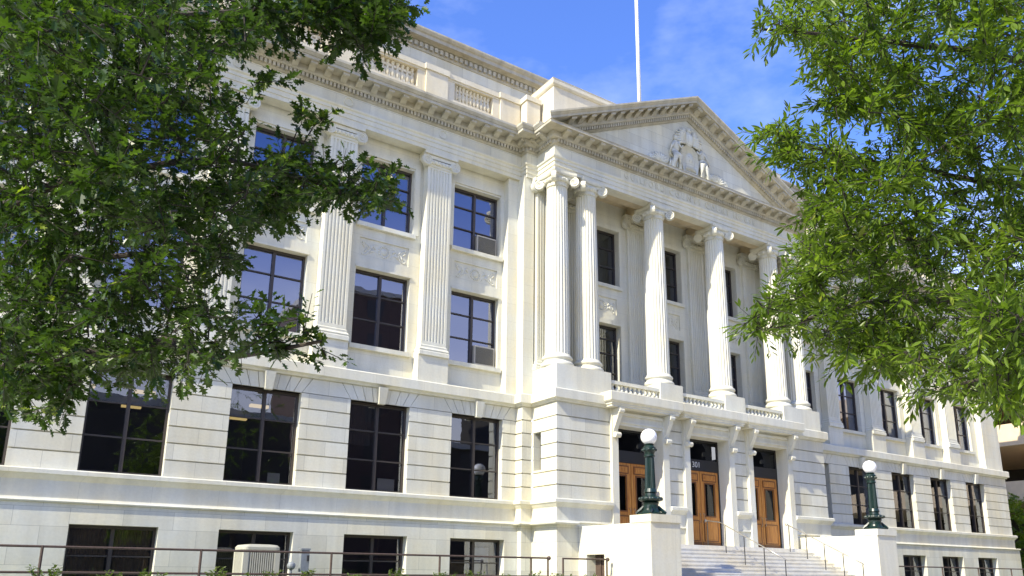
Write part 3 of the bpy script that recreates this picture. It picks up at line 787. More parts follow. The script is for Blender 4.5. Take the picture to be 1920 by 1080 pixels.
for s in (-1,1):
    for i,x in enumerate(bays):
        WIN[s,i,'b']=window('b',s*x,.17,-1.6,2.3,1.7,2,[.5],'glass_lo')
        WIN[s,i,'g']=window('g',s*x,.32,1.6,2.26,3.1,2,[.35,.68],'glass_lo')
        WIN[s,i,'l']=window('u',s*x,.72,6.84,2.19,2.94,2,[.36,.69],'glass_hi')
        WIN[s,i,'u']=window('u2',s*x,.72,11.57,2.19,2.72,2,[.36,.70],'glass_hi')
for d in doorx:
    window('p',d,.40,6.3,2.04,3.35,2,[.36,.62,.82],'glass_lo'); window('p2',d,.40,11.5,2.04,2.7,2,[.36,.69],'glass_lo')
for s in (-1,1):
    mb=HB(); mb.quad((s*7.7,-1.1,2.7),(s*7.7,-.5,2.7),(s*7.7,-.5,4.2),(s*7.7,-1.1,4.2)); o=mb.build('slot_window',M['darkmetal'])
# interiors (dark rooms behind the glass)
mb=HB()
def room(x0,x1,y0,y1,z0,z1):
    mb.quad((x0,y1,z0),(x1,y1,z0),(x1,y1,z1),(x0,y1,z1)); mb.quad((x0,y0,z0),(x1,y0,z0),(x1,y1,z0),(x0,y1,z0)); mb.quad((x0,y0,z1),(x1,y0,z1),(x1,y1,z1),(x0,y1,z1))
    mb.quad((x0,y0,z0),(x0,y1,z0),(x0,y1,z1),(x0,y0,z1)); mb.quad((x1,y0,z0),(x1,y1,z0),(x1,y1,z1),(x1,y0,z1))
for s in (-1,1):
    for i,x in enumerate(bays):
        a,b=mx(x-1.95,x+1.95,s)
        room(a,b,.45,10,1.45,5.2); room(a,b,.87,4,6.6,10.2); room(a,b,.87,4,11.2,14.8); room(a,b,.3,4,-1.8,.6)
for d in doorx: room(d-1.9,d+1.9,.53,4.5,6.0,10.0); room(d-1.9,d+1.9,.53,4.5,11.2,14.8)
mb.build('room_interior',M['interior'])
lamps=HB()
for i,x in enumerate(bays):
    for y in (4.4,7.4):
        for q in (-1,1):
            lb=HB(); lb.box(-x+q*.95-.34,-x+q*.95+.34,y-.12,y+.12,4.9,5.0) if i in (2,3) else None
            if i in (2,3): lb.build('ceiling_light',M['tube_light'])
# curtains, blinds and boards seen behind single windows
def behind(win,name,mat,x0,x1,z0,z1,y=.1,wav=0):
    mb=MB()
    if wav:
        n=40; R0=[];R1=[]
        for k in range(n+1):
            x=x0+(x1-x0)*k/n; yy=y+.03*math.sin(k*1.9); R0.append((x,yy,z0)); R1.append((x,yy,z1))
        for k in range(n): mb.quad(R0[k],R0[k+1],R1[k+1],R1[k])
    else:
        mb.box(x0,x1,y,y+.02,z0,z1)
    return mb.build(name,mat,win)
behind(WIN[-1,3,'b'],'curtain',M['curtain'],-1.1,-.1,.05,1.65,wav=1); behind(WIN[-1,3,'b'],'curtain',M['curtain'],.1,1.05,.05,1.65,wav=1)
behind(WIN[-1,0,'b'],'board',M['board'],.1,.75,.05,1.4); behind(WIN[-1,0,'b'],'board',M['curtain'],-1.05,-.1,.05,.95)
behind(WIN[-1,1,'g'],'curtain',M['interior'],-1.05,-.15,1.6,3.0,wav=1)
behind(WIN[-1,1,'g'],'cardboard_box',M['board'],.2,.85,.02,.5)
behind(WIN[-1,2,'g'],'cardboard_box',M['board'],.35,.75,.02,.4)
behind(WIN[-1,2,'l'],'blind',M['blind'],-1.0,1.0,.1,2.9); behind(WIN[-1,0,'u'],'blind',M['blind'],-1.0,1.0,.1,2.7); behind(WIN[-1,1,'u'],'blind',M['blind'],-1.0,1.0,.1,2.7)
for i in (1,2,3):
    behind(WIN[1,i,'l'],'blind',M['blind'],-1.0,1.0,.9,2.9)
# --- doors
for n,d in enumerate(doorx):
    YL=-1.5
    su=HB()
    for s in (-1,1):
        a,b=sorted((d+s*1.2,d+s*1.52)); su.box(a,b,PY-.13,YL+.05,.08,BELT)
    su.box(d-1.2,d+1.2,PY-.10,YL+.05,4.62,BELT); su.box(d-1.199,d+1.199,PY-.15,PY-.1,4.72,4.80); su.box(d-1.199,d+1.199,PY-.19,PY-.1,5.02,5.13)
    su.build('door_surround',M['trim'])
    dr=HB()                                   # frame of the door with transom bar
    dr.box(d-1.2,d-1.12,YL-.06,YL+.02,.08,4.62); dr.box(d+1.12,d+1.2,YL-.06,YL+.02,.08,4.62); dr.box(d-1.12,d+1.12,YL-.08,YL+.02,3.26,3.74)
    dr.box(d-1.12,d+1.12,YL-.05,YL+.02,4.54,4.62); dr.box(d-1.12,d+1.12,YL,YL+.02,4.40,4.54)
    fo=dr.build('door_frame',M['darkmetal'])
    g=MB(); g.quad((d-1.12,YL-.01,3.74),(d+1.12,YL-.01,3.74),(d+1.12,YL-.01,4.56),(d-1.12,YL-.01,4.56)); g.build('transom_pane',M['glass_dark'],fo)
    for s in (-1,1):
        lf=HB(); a,b=sorted((d+s*.012,d+s*1.115)); W=b-a; z0,z1=.1,3.25
        pa,pb=a+.27,b-.27; p0,p1=1.36,2.72
        lf.box(a,pa,YL-.05,YL,z0,z1); lf.box(pb,b,YL-.05,YL,z0,z1); lf.box(pa,pb,YL-.05,YL,p1,z1); lf.box(pa,pb,YL-.05,YL,z0,p0)
        for zz0,zz1 in ((.32,1.12),(2.86,3.1)):
            lf.box(pa-.1,pb+.1,YL-.07,YL-.05,zz0,zz1); lf.box(pa-.04,pb+.04,YL-.085,YL-.07,zz0+.06,zz1-.06)
        lo=lf.build('door',M['wood'])
        tr_=MB()  # panel mouldings, coloured dark to stand for shade in the grooves
        for zz in (p0-.05,p1+.0): tr_.box(pa-.05,pb+.05,YL-.072,YL-.051,zz,zz+.05)
        for q in (pa-.05,pb): tr_.box(q,q+.05,YL-.07,YL-.051,p0,p1)
        for zz0,zz1 in ((.32,1.12),(2.86,3.1)):
            for q in (pa-.14,pb+.10): tr_.box(q,q+.04,YL-.075,YL-.051,zz0,zz1)
            for zz in (zz0-.04,zz1): tr_.box(pa-.14,pb+.14,YL-.075,YL-.051,zz,zz+.04)
        tr_.box(a+.02,b-.02,YL-.06,YL-.051,.12,.25)
        tr_.build('door_shade_moulding',M['wood_shade'],lo)
        g=MB(); g.quad((pa,YL-.02,p0),(pb,YL-.02,p0),(pb,YL-.02,p1),(pa,YL-.02,p1)); g.build('door_pane',M['glass_dark'],lo)
        h=MB(); hx=d+s*.12; h.tube([(hx,YL-.05,1.05),(hx,YL-.13,1.08),(hx,YL-.13,1.42),(hx,YL-.05,1.45)],.016,6); h.build('handle',M['brass'],lo)
    bk=HB(); bk.box(d-1.2,d+1.2,YL+.3,YL+.32,.05,4.7); bk.build('lobby_wall',M['darkmetal'])
    # hood with its scrolled consoles
    hd=HB(); hw=1.83; yf=-2.72
    hd.mould([(d-hw,PY+.1),(d-hw,yf+.12),(d+hw,yf+.12),(d+hw,PY+.1)],[(-1,BELT+.0),(-.06,BELT),(-.03,BELT+.07),(.02,BELT+.1),(.02,BELT+.16),(.09,BELT+.2),(.12,BELT+.24),(.12,5.80),(.10,5.83),(-1,5.84)])
    hd.box(d-hw+.02,d+hw-.02,yf+.14,PY+.1,BELT+.01,5.83)
    hd.build('door_hood',M['trim'])
    for s in (-1,1):
        c=HB(); cx=d+s*1.36; prof=[]
        zz=np.linspace(0,1,15)
        for t in zz: prof.append((PY-.12-(.42*(1-t)**1.6+.06+.07*math.sin(t*2*PI*1.0-.4)*(.3+t*.5)),BELT-.01-1.12*t))
        prof=[(PY-.1,BELT-.01)]+prof+[(PY-.1,BELT-1.13)]
        c.prism(prof,cx-.105,cx+.105,lambda a,b,dd:(dd,a,b))
        R=[[(cx+o,PY-.26+.11*math.cos(a),BELT-1.05+.11*math.sin(a)) for a in np.linspace(0,2*PI,15)[:-1]] for o in (-.13,.13)]; c.rings(R)
        R=[[(cx+o,PY-.52+.08*math.cos(a),BELT-.13+.09*math.sin(a)) for a in np.linspace(0,2*PI,15)[:-1]] for o in (-.12,.12)]; c.rings(R)
        c.build('console_bracket',M['trim'])
    # balcony balustrade between the dies
    a0,a1=(d-DD/2+.65,d+DD/2-.65) 
    bb=HB(); bb.box(a0+.002,a1-.002,-2.0,-1.78,6.32,6.46); bb.box(a0+.002,a1-.002,-2.0,-1.78,5.862,5.95); bo=bb.build('balcony_balustrade',M['trim'])
    for k in range(11):
        x=a0+(a1-a0)*(k+.5)/11
        if n==0 and k==0: BB=baluster_mesh(.37,.085).build('baluster',M['trim'],bo,smooth=True,loc=(x,-1.89,5.95))
        else: o=BB.copy(); COL.objects.link(o); o.parent=bo; o.location=(x,-1.89,5.95)
text('301',.34,(-.22,-1.5-.088,3.5+1.75),M['letter'],'house_number',HOUSE,.006)

# ------------------------------------------------------------------ entrance stairs
ST=empty('entrance_stairs',(0,-4,-1.75)); tag(ST,'broad pale stone entrance stairs between two solid lamp-topped cheek walls','stairs')
class SB(MB):
    def build(s,name,mat,parent=None,smooth=False,loc=None):
        o=MB.build(s,name,mat,None,smooth,None); o.parent=parent or ST
        if parent is None: o.location=(0,4,1.75)
        return o
mb=SB(); y=PY-.45; z=.08
mb.box(-5.7,5.7,y,-1.4,-1.9,.078)
k=0
while z>-1.7:
    z-=.155; mb.box(-5.7,5.7,y-.32,y-.0005,-1.9,z); mb.box(-5.699,5.699,y-.335,y-.32,z-.04,z-.001); y-=.32
mb.build('steps',M['step'])
YST=y
for s in (-1,1):
    mb=SB(); CX=7.05
    a,b=mx(5.7,CX,s)
    if s<0:
        wall(mb,lambda q,d,z:(-CX+d,q,z),-5.95,PY-.001,[(-2.9,.60,0)],[(-3.55,-2.55,-2.9,-.42,.5)])
        mb.quad((a,-5.95,-2.9),(b,-5.95,-2.9),(b,-5.95,.6),(a,-5.95,.6)); mb.quad((b,-5.95,-2.9),(b,PY-.001,-2.9),(b,PY-.001,.6),(b,-5.95,.6)); mb.quad((a,-5.95,.6),(b,-5.95,.6),(b,PY-.001,.6),(a,PY-.001,.6))
        cw=mb.build('cheek_wall',M['stone'])
        dm=MB(); dm.box(-CX+.42,-CX+.5,-3.55,-2.55,-2.9,-.42)
        for q in (-3.5,-3.2,-2.9): dm.box(-CX+.38,-CX+.42,q,q+.05,-2.9,-.45)
        dm.build('cellar_door',M['rust'],cw)
    else:
        mb.box(a,b,-5.95,PY-.001,-2.9,.60); cw=mb.build('cheek_wall',M['stone'])
    p=MB(); p.box(a-.02,b+.02,-6.0,-4.95,.602,.86); p.box(a+.02,b-.02,-5.952,-5.95,-1.9,.6); p.build('lamp_pedestal',M['trim'],cw)

# ------------------------------------------------------------------ lamps on the cheek walls
def mk_lamp():
    t=empty('street_lamp',(0,0,0))
    b=MB()
    b.lathe([(.0,0),(.46,0),(.46,.05),(.40,.08),(.33,.1),(.28,.16),(.26,.22),(.25,.34),(.27,.40),(.3,.42),(.24,.46)],seg=24)
    for k in range(4):
        a=PI/4+k*PI/2; c,s_=math.cos(a),math.sin(a)
        b.tube([(c*.24,s_*.24,.30),(c*.34,s_*.34,.18),(c*.43,s_*.43,.12),(c*.5,s_*.5,.05)],[.05,.07,.06,.05],6)
    b.build('lamp_base',M['green'],t,smooth=False)
    r=MB()
    r.lathe([(.2,.45),(.36,.48),(.40,.54),(.37,.60),(.3,.63),(.2,.66),(.19,.74),(.23,.78),(.21,.84),(.19,.9)],seg=24)
    for k in range(12):
        a=2*PI*k/12; r.ball((.37*math.cos(a),.37*math.sin(a),.55),.06,8,6)
    r.build('acanthus_collar',M['green'],t)
    p=MB(); R=[]
    for tt in np.linspace(0,1,6):
        z=.88+tt*1.12; rad=.185-.03*tt; R.append([((rad-(.018 if i%2 else 0))*math.cos(2*PI*i/40),(rad-(.018 if i%2 else 0))*math.sin(2*PI*i/40),z) for i in range(40)])
    p.rings(R); p.build('post',M['green'],t)
    c=MB(); c.lathe([(.15,1.98),(.19,2.0),(.19,2.05),(.16,2.08),(.18,2.16),(.22,2.2),(.225,2.32),(.19,2.36),(.15,2.40),(.18,2.43),(.13,2.46)],seg=24)
    for k in range(8):
        a=2*PI*k/8; c.ball((.22*math.cos(a),.22*math.sin(a),2.24),.05,8,6)
    c.build('lamp_capital',M['green'],t)
    g=MB(); g.ball((0,0,2.70),.285,32,20); g.build('globe',M['globe'],t,smooth=True)
    return t
l0=mk_lamp(); l0.location=(-6.5,-5.4,.86); tag(l0,'green globe lamp','street lamp','globe lamps flanking the stairs')
l1=copy_tree(l0); l1.location=(6.5,-5.4,.86)
l0['label']='green globe lamp overlapping the oak doors, on the left cheek wall of the stairs'
l1['label']='green globe lamp before the far wing windows, on the right cheek wall'

# ------------------------------------------------------------------ handrails on the stairs
def handrail(x,y0,y1,label):
    t=empty('handrail',(x,y0,.08)); tag(t,label,'handrail','handrails on the entrance stairs')
    sl=.155/.32
    def zr(y): return 1.12 - max(0,(PY-.45-y))*sl
    r=MB(); pts=[(0,0,zr(y0)-.08)]
    for y in np.linspace(y0-.02,y1,6): pts.append((0,y-y0,zr(y)-.08))
    r.tube(pts,.022,8); 
    r.ball((0,0,zr(y0)-.08),.06,10,8); r.build('rail',M['brass'],t,smooth=True)
    n=5
    for k in range(n):
        y=y0-.1+(y1-y0+.15)*k/(n-1); 
        zt=zr(y)-.02; zb=.08-max(0,math.ceil((PY-.45-y)/.32))*.155
        p=MB(); p.tube([(0,y-y0,zb-.10),(0,y-y0,zt-.09)],.02,6); p.build('rail_post',M['iron'],t)
    return t
handrail(-.2,-1.95,-5.9,'slim pale handrail down the middle of the stairs, in front of the door numbered 301')
handrail(4.35,-2.5,-6.1,'slim handrail on the stairs beside the right cheek wall')

# ------------------------------------------------------------------ iron railings by the basement
def railing(x0,x1,y,posts,label,ends=()):
    t=empty('iron_railing',(x0,y,-1.75)); tag(t,label,'railing','iron railings in front of the basement')
    r=MB()
    for z in (1.14,.56): r.tube([(0,0,z),(x1-x0,0,z)],.028,8)
    for e in ends: r.ball((e-x0,0,1.14),.07,10,8)
    r.build('rails',M['rust'],t,smooth=False)
    for p in posts:
        q=MB(); q.tube([(p-x0,0,-.05),(p-x0,0,1.16)],.032,8); q.build('post',M['rust'],t)
railing(-31,-9.78,-4,[-30.9,-27.55,-24.15,-20.66,-17.21,-13.82,-10.49,-9.82],'long brown two-rail iron railing in front of the left wing basement windows',(-9.78,))
railing(-9.22,-7.25,-4,[-9.2,-7.32],'short brown iron railing between the long railing and the stair wall',(-7.28,))
railing(7.3,31,-4,[7.4,14,17.4,20.8,24.2,27.6,30.9],'brown two-rail iron railing before the far right wing')

# ------------------------------------------------------------------ window air conditioners
def mk_ac():
    t=empty('window_air_conditioner',(0,0,0))
    b=MB(); b.box(-.47,.47,-.14,.25,.0,.78); b.build('case',M['ac_frame'],t)
    g=MB()
    g.box(-.41,.41,-.150,-.142,.06,.72)
    g.build('back_plate',M['dark_slot'],t)
    s=MB()
    for k in range(24):
        z=.075+k*.027; s.box(-.41,.41,-.165,-.151,z,z+.014)
    s.build('grille',M['ac_grille'],t); return t
a0=mk_ac(); a0.location=(-XE+.56,.68,6.9)
tag(a0,'beige window air conditioner in the second-floor window nearest the portico','air conditioner','window air conditioners')
a1=copy_tree(a0); a1.location=(-XE+.56,.68,11.63); a1['label']='beige window air conditioner in the top-floor window nearest the portico'

# ------------------------------------------------------------------ condenser unit and box by the wall
t=empty('condenser_unit',(-18.75,-2.2,-1.75)); tag(t,'cream louvred cooling condenser standing by the basement wall behind the railing','condenser unit')
b=MB()
def rsq(h,r,z,n=6):
    o=[]
    for sx,sy,a0 in ((1,1,0),(-1,1,PI/2),(-1,-1,PI),(1,-1,3*PI/2)):
        for k in range(n+1):
            a=a0+PI/2*k/n; o.append((sx*(h-r)+r*math.cos(a),sy*(h-r)+r*math.sin(a),z))
    return o
b.rings([rsq(.44,.12,0),rsq(.44,.12,1.2)]); b.build('core',M['dark_slot'],t)
c=MB(); c.rings([rsq(.50,.14,1.2),rsq(.52,.15,1.22),rsq(.52,.15,1.29),rsq(.47,.15,1.35),rsq(.3,.12,1.37)]); c.build('top_cap',M['cream_metal'],t)
s=MB()
for h in (.0,.09): s.rings([rsq(.50,.14,h),rsq(.50,.14,h+.05)],)
for sx,sy in ((1,1),(-1,1),(-1,-1),(1,-1)): s.box(sx*.44-.07,sx*.44+.07,sy*.44-.07,sy*.44+.07,0,1.2)
for side in range(4):
    for k in range(13):
        q=-.36+.06*k; a=side*PI/2; cx_,cy__=math.cos(a),math.sin(a)
        pts=[(q-.018,-.50),(q+.018,-.50),(q+.018,-.46),(q-.018,-.46)]
        P=[(x*cx_-y*cy__,x*cy__+y*cx_) for x,y in pts]
        s.rings([[(x,y,.05) for x,y in P],[(x,y,1.2) for x,y in P]])
s.build('louvres',M['cream_metal'],t)
t=empty('electrical_box',(-16.95,-1.0,-1.75)); tag(t,'grey electrical disconnect box on a post beside the cream condenser','electrical box')
b=MB(); b.box(-.13,.13,-.09,.09,.62,1.28); b.box(-.15,.15,-.11,.09,1.28,1.33); b.build('box',M['grey_box'],t)
b=MB(); b.box(.05,.12,-.125,-.09,.95,1.12); b.build('switch_handle',M['iron'],t)
b=MB(); b.tube([(0,0,0),(0,0,.62)],.05,8); b.tube([(-.4,0,0),(-.4,0,.72)],.045,8); b.ball((-.4,-.02,.8),.13,12,8); b.build('conduit',M['grey_box'],t)

# ------------------------------------------------------------------ flagpole
t=empty('flagpole',(0,1.5,19.8)); tag(t,'tall white flagpole rising behind the pediment','flagpole')
b=MB(); b.tube([(0,0,0),(0,0,8),(0,0,17)],[.105,.095,.07],14); b.build('pole',M['white_metal'],t,smooth=True)
b=MB(); b.lathe([(.0,0),(.3,0),(.3,.1),(.18,.2),(.13,.5),(.0,.5)],seg=16); b.build('pole_base',M['white_metal'],t)
b=MB(); b.ball((0,0,17.1),.16,14,10); b.build('finial',M['brass'],t,smooth=True)

# ------------------------------------------------------------------ ground
mb=MB()
def zg(y): return -1.75 if y>-9 else (-2.7 if y<-17 else -1.75-(.95*(-9-y)/8))
ys=[900,40,16,-6,-9,-11,-13,-15,-17,-24]
xs=[-900,-60,-31,-7.2,7.2,31,60,900]
for i in range(len(ys)-1):
    for j in range(len(xs)-1):
        mb.quad((xs[j],ys[i],zg(ys[i])),(xs[j],ys[i+1],zg(ys[i+1])),(xs[j+1],ys[i+1],zg(ys[i+1])),(xs[j+1],ys[i],zg(ys[i])))
mb.quad((-900,-24,-2.7),(900,-24,-2.7),(900,-900,-2.7),(-900,-900,-2.7))
tag(mb.build('lawn',M['grass']),kind='structure')
mb=MB(); mb.quad((-5.7,-6.0,-1.744),(5.7,-6.0,-1.744),(5.7,-9,-1.744),(-5.7,-9,-1.744)); mb.quad((-5.7,-9,-1.744),(5.7,-9,-1.744),(5.7,-17,-2.694),(-5.7,-17,-2.694)); mb.quad((-5.7,-17,-2.694),(5.7,-17,-2.694),(5.7,-22,-2.694),(-5.7,-22,-2.694))
mb.quad((-31,-2.1,-1.744),(-31,-4.4,-1.744),(-7.2,-4.4,-1.744),(-7.2,-2.1,-1.744)); mb.quad((7.2,-2.1,-1.744),(7.2,-4.4,-1.744),(31,-4.4,-1.744),(31,-2.1,-1.744))
mb2=MB()  # unseen pale ground added to bounce sunlight onto the facade
for a,b in ((-45,-5.71),(5.71,45)):
    for y0,y1 in ((-6.4,-9),(-9,-17),(-17,-21.9)): mb2.quad((a,y0,zg(y0)+.007),(b,y0,zg(y0)+.007),(b,y1,zg(y1)+.007),(a,y1,zg(y1)+.007))
tag(mb2.build('bounce_plaza',M['bounce_paving']),kind='structure')
tag(mb.build('entrance_path',M['concrete']),kind='structure')
mb=MB(); mb.box(-900,900,-27.5,-22,-2.9,-2.66); tag(mb.build('pavement',M['concrete']),kind='structure')
mb=MB(); mb.box(-900,900,-39.5,-27.503,-2.95,-2.69-.09); mb.box(-900,900,-27.7,-27.502,-2.9,-2.665); 
tag(mb.build('street',M['asphalt']),kind='structure')
mb=MB(); mb.box(-900,900,-44,-39.503,-2.9,-2.66); tag(mb.build('pavement',M['concrete']),kind='structure')

# ------------------------------------------------------------------ parking garage beyond the right wing
t=empty('parking_garage',(48,6,-1.75)); tag(t,'tan concrete parking garage with open dark decks beyond the right wing','parking garage')
def pg(name,mat,boxes):
    m=MB(); 
    for bx in boxes: m.box(bx[0]-48,bx[1]-48,bx[2]-6,bx[3]-6,bx[4]+1.75,bx[5]+1.75)
    return m.build(name,mat,t)
pg('parapet',M['tan'],[(40,40.3,-22,30,4.5,6.15),(40,40.3,-22,30,8.9,10.6),(40,40.3,-22,30,13.3,15)])
pg('deck',M['tan'],[(40.3,58,-22,30,4.6,4.9),(40.3,58,-22,30,9,9.3),(40.3,58,-22,30,13.4,13.7)])
for yy in (-20,-12,-4,2.2,10,18,28): pg('pillar',M['tan'],[(40.4,41,yy,yy+.5,-1.75,13.4)])
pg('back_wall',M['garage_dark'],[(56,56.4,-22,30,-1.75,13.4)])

# ------------------------------------------------------------------ buildings across the street (seen only mirrored in the windows)
def block(x0,x1,y0,y1,h,mat,label,fl):
    t=empty('brick_building',((x0+x1)/2,y1,-2.7)); tag(t,label,'building','buildings across the street')
    cx=(x0+x1)/2
    b=MB(); b.box(x0-cx,x1-cx,y0-y1,0,0,h); b.build('wall',mat,t)
    c=MB(); c.box(x0-cx-.3,x1-cx+.3,y0-y1-.3,.3,h+.002,h+.6); c.build('roof_parapet',M['concrete'],t)
    wv=MB()
    n=int((x1-x0)/4)
    for f in range(fl):
        for k in range(n):
            xx=x0-cx+(x1-x0)*(k+.5)/n; zz=1.2+f*(h/fl); wv.box(xx-.9,xx+.9,.0,.03,zz,zz+h/fl*.55)
    wv.build('windows',M['darkmetal'],t)
block(1,13,-66,-50,31,M['brick'],'tall dark brown tower across the street, mirrored in the windows',8)
block(14.5,26,-64,-48,14.6,M['bark'],'dark brown office block across the street, right of the tall tower',4)
block(26.6,120,-66,-48.5,25,M['garage_dark'],'long dark office slab across the street, farthest right of the row',6)
block(-60,-2.5,-64,-47,15.2,M['garage_dark'],'dark office block across the street, left of the tall tower',3)

# ------------------------------------------------------------------ trees
OAK=np.array([(0,0),(.05,.16),(.27,.24),(.11,.36),(.43,.55),(.15,.60),(.25,.84),(.05,.82),(0,1.0)])
WIL=np.array([(0,0),(.05,.18),(.085,.45),(.06,.75),(0,1.0)])
def leaf_cloud(name,mat,parent,pos,axis,nrm,size,half,curl=.12,width=1.0,tone=None):
    """one mesh of many single leaves: pos (n,3), axis along the midrib, nrm the leaf normal, size (n,)"""
    n=len(pos); h=half; m=len(h)
    mid=np.stack([np.zeros(m),h[:,1]],1)
    # vertices: right outline, left outline (midrib ends shared by value)
    loc=np.concatenate([np.stack([h[:,0]*width,h[:,1],curl*h[:,0]-.15*(h[:,1]-.3)**2],1),np.stack([-h[:,0]*width,h[:,1],curl*h[:,0]-.15*(h[:,1]-.3)**2],1)])
    a=axis/np.linalg.norm(axis,axis=1,keepdims=True)
    b=np.cross(a,nrm); b/=np.maximum(1e-6,np.linalg.norm(b,axis=1,keepdims=True)); c=np.cross(b,a)
    V=pos[:,None,:]+size[:,None,None]*(loc[None,:,0:1]*b[:,None,:]+loc[None,:,1:2]*a[:,None,:]+loc[None,:,2:3]*c[:,None,:])
    nv=2*m; V=V.reshape(-1,3)
    # faces: right half polygon, left half polygon
    f1=np.arange(m); f2=np.concatenate([[m],[m+m-1],np.arange(m+m-2,m,-1)])
    base=(np.arange(n)*nv)[:,None]
    LI=np.concatenate([base+f1[None,:],base+f2[None,:]],1).reshape(-1)
    nf=2*n; me=bpy.data.meshes.new(name); me.vertices.add(len(V)); me.vertices.foreach_set('co',V.astype(np.float32).ravel())
    me.loops.add(len(LI)); me.loops.foreach_set('vertex_index',LI.astype(np.int32))
    me.polygons.add(nf); me.polygons.foreach_set('loop_start',(np.arange(nf)*m).astype(np.int32))
    try: me.polygons.foreach_set('loop_total',np.full(nf,m,dtype=np.int32))
    except Exception: pass
    me.update(calc_edges=True)
    at_=me.attributes.new('rnd','FLOAT','FACE'); at_.data.foreach_set('value',np.repeat(RNG.random(n)**1.3 if tone is None else tone,2).astype(np.float32))
    me.materials.append(mat); me.validate()
    o=bpy.data.objects.new(name,me); COL.objects.link(o); o.parent=parent; return o

def in_poly(u,v,poly):
    c=False; n=len(poly); j=n-1
    for i in range(n):
        xi,yi=poly[i]; xj,yj=poly[j]
        if (yi>v)!=(yj>v) and u<(xj-xi)*(v-yi)/(yj-yi)+xi: c=not c
        j=i
    return c
from mathutils import noise as mnoise
def sample(poly,n,d0,d1,gap=0.0):
    us=[p[0] for p in poly]; vs=[p[1] for p in poly]; out=[]
    while len(out)<n:
        u=random.uniform(min(us),max(us)); v=random.uniform(min(vs),max(vs))
        if in_poly(u,v,poly):
            p=at(u,v,random.uniform(d0,d1))
            if gap and mnoise.noise(p*1.15)<gap-.5 and random.random()<.9: continue
            out.append(p)
    return out

def grow_tree(name,label,trunk,limbs,sprays,leafmat,half,lsize,nleaf,spray_len,droop,width=1.0,spread=.9,rt=.24):
    """trunk: polyline; limbs: list of polylines; sprays: list of (point, leaf scale). Each spray is joined to the nearest older wood."""
    base=Vector(trunk[0]); T=empty(name,base); tag(T,label,'tree')
    rel=lambda p:tuple(Vector(p)-base)
    W=MB(); 
    def dense(poly,st=.35):
        o=[]
        for i in range(len(poly)-1):
            a=Vector(poly[i]); b=Vector(poly[i+1]); k=max(1,int((b-a).length/st))
            for q in range(k): o.append(a.lerp(b,q/k))
        o.append(Vector(poly[-1])); return o
    def wob(P,am):
        return [p+Vector((random.uniform(-am,am),random.uniform(-am,am),random.uniform(-am,am))) if 0<i<len(P)-1 else p for i,p in enumerate(P)]
    tp=wob(dense(trunk),.03); W.tube([rel(p) for p in tp],[rt*(1-.55*i/len(tp))*(1.35 if i==0 else 1) for i in range(len(tp))],10)
    nodes=list(tp[len(tp)//2:])
    for lb in limbs:
        P=wob(dense(lb),.035); r0=rt*.27; W.tube([rel(p) for p in P],[max(.012,r0*(1-.85*i/len(P))) for i in range(len(P))],7); nodes+=P[2:]
    sp=sorted(sprays,key=lambda q:min((q[0]-n_).length for n_ in nodes[::3]))
    NA=np.array([tuple(n_) for n_ in nodes]); 
    pos=[];axs=[];nrm=[];siz=[];ton=[]
    TW=MB()
    for P,scl in sp:
        d=NA-np.array(tuple(P)); k=int(np.argmin((d**2).sum(1))); A=Vector(NA[k]); D=P-A; l=D.length
        if l<1e-3: continue
        dirn=(D/l+Vector((random.uniform(-.5,.5),random.uniform(-.5,.5),random.uniform(-.35,.35)-droop))).normalized()
        mid=A.lerp(P,.5)+Vector((random.uniform(-.06,.06),random.uniform(-.06,.06),.05+.04*l))
        E_=P+dirn*spray_len*scl*.5; S_=P-dirn*spray_len*scl*.5
        TW.tube([rel(A),rel(mid.lerp(S_,.3)),rel(S_.lerp(P,.4)),rel(E_)],[.007+.004*l,.006,.004,.002],4)
        NA=np.vstack([NA,[tuple(P)],[tuple(S_)]])
        m=max(3,int(nleaf*random.uniform(.6,1.4))); tone=random.random()**1.2; lsc=random.uniform(.8,1.15)
        side=dirn.cross(Vector((0,0,1))); side=side.normalized() if side.length>1e-3 else Vector((1,0,0)); upv=side.cross(dirn)
        for q in range(m):
            t=(q+random.random())/m; a=random.uniform(0,2*PI)
            off=(side*math.cos(a)+upv*math.sin(a)*.7)
            ax=(dirn*(.55+.35*t)+off*spread+Vector((0,0,-.25*random.random()-droop*.4))).normalized()
            p=S_.lerp(E_,t)+off*.02
            pos.append(tuple(p-base)); axs.append(tuple(ax))
            nn=Vector((random.gauss(0,.45),random.gauss(0,.45),1)); nrm.append(tuple(nn.normalized())); siz.append(lsize*scl*lsc*random.uniform(.5,1.25)); ton.append(min(1,.6*tone+.45*random.random()**1.6))
    W.build('trunk',M['bark'],T); TW.build('twigs',M['twig'],T)
    leaf_cloud('crown',leafmat,T,np.array(pos),np.array(axs),np.array(nrm),np.array(siz),half,width=width,tone=np.array(ton))
    return T

# ---- left: pin oak, trunk just out of the frame on the left
sp=[]
def add(poly,n,d0,d1,scl=1.0,gap=0.0): 
    for p in sample(poly,n,d0,d1,gap): sp.append((p,scl))
add([(-20,-20),(470,-20),(480,60),(420,120),(450,230),(452,290),(540,330),(560,400),(470,450),(420,520),(330,560),(-20,580)],1050,6.2,10,.95,.26)
add([(440,-20),(770,-20),(740,50),(700,105),(640,85),(580,50),(520,60),(470,50)],170,7,8.5)
add([(500,270),(600,300),(690,330),(745,330),(750,370),(705,395),(640,370),(560,390),(500,400)],88,7,8.5,.95)
add([(560,215),(600,205),(610,260),(560,275)],6,7,7.6,.9)
add([(470,130),(520,150),(520,180),(470,190)],5,7,7.6,.9)
add([(-20,560),(400,560),(440,600),(330,680),(150,720),(-20,760)],190,6,8.5)
add([(450,600),(490,585),(590,600),(610,640),(560,670),(500,660),(450,650)],16,5.6,6.4)
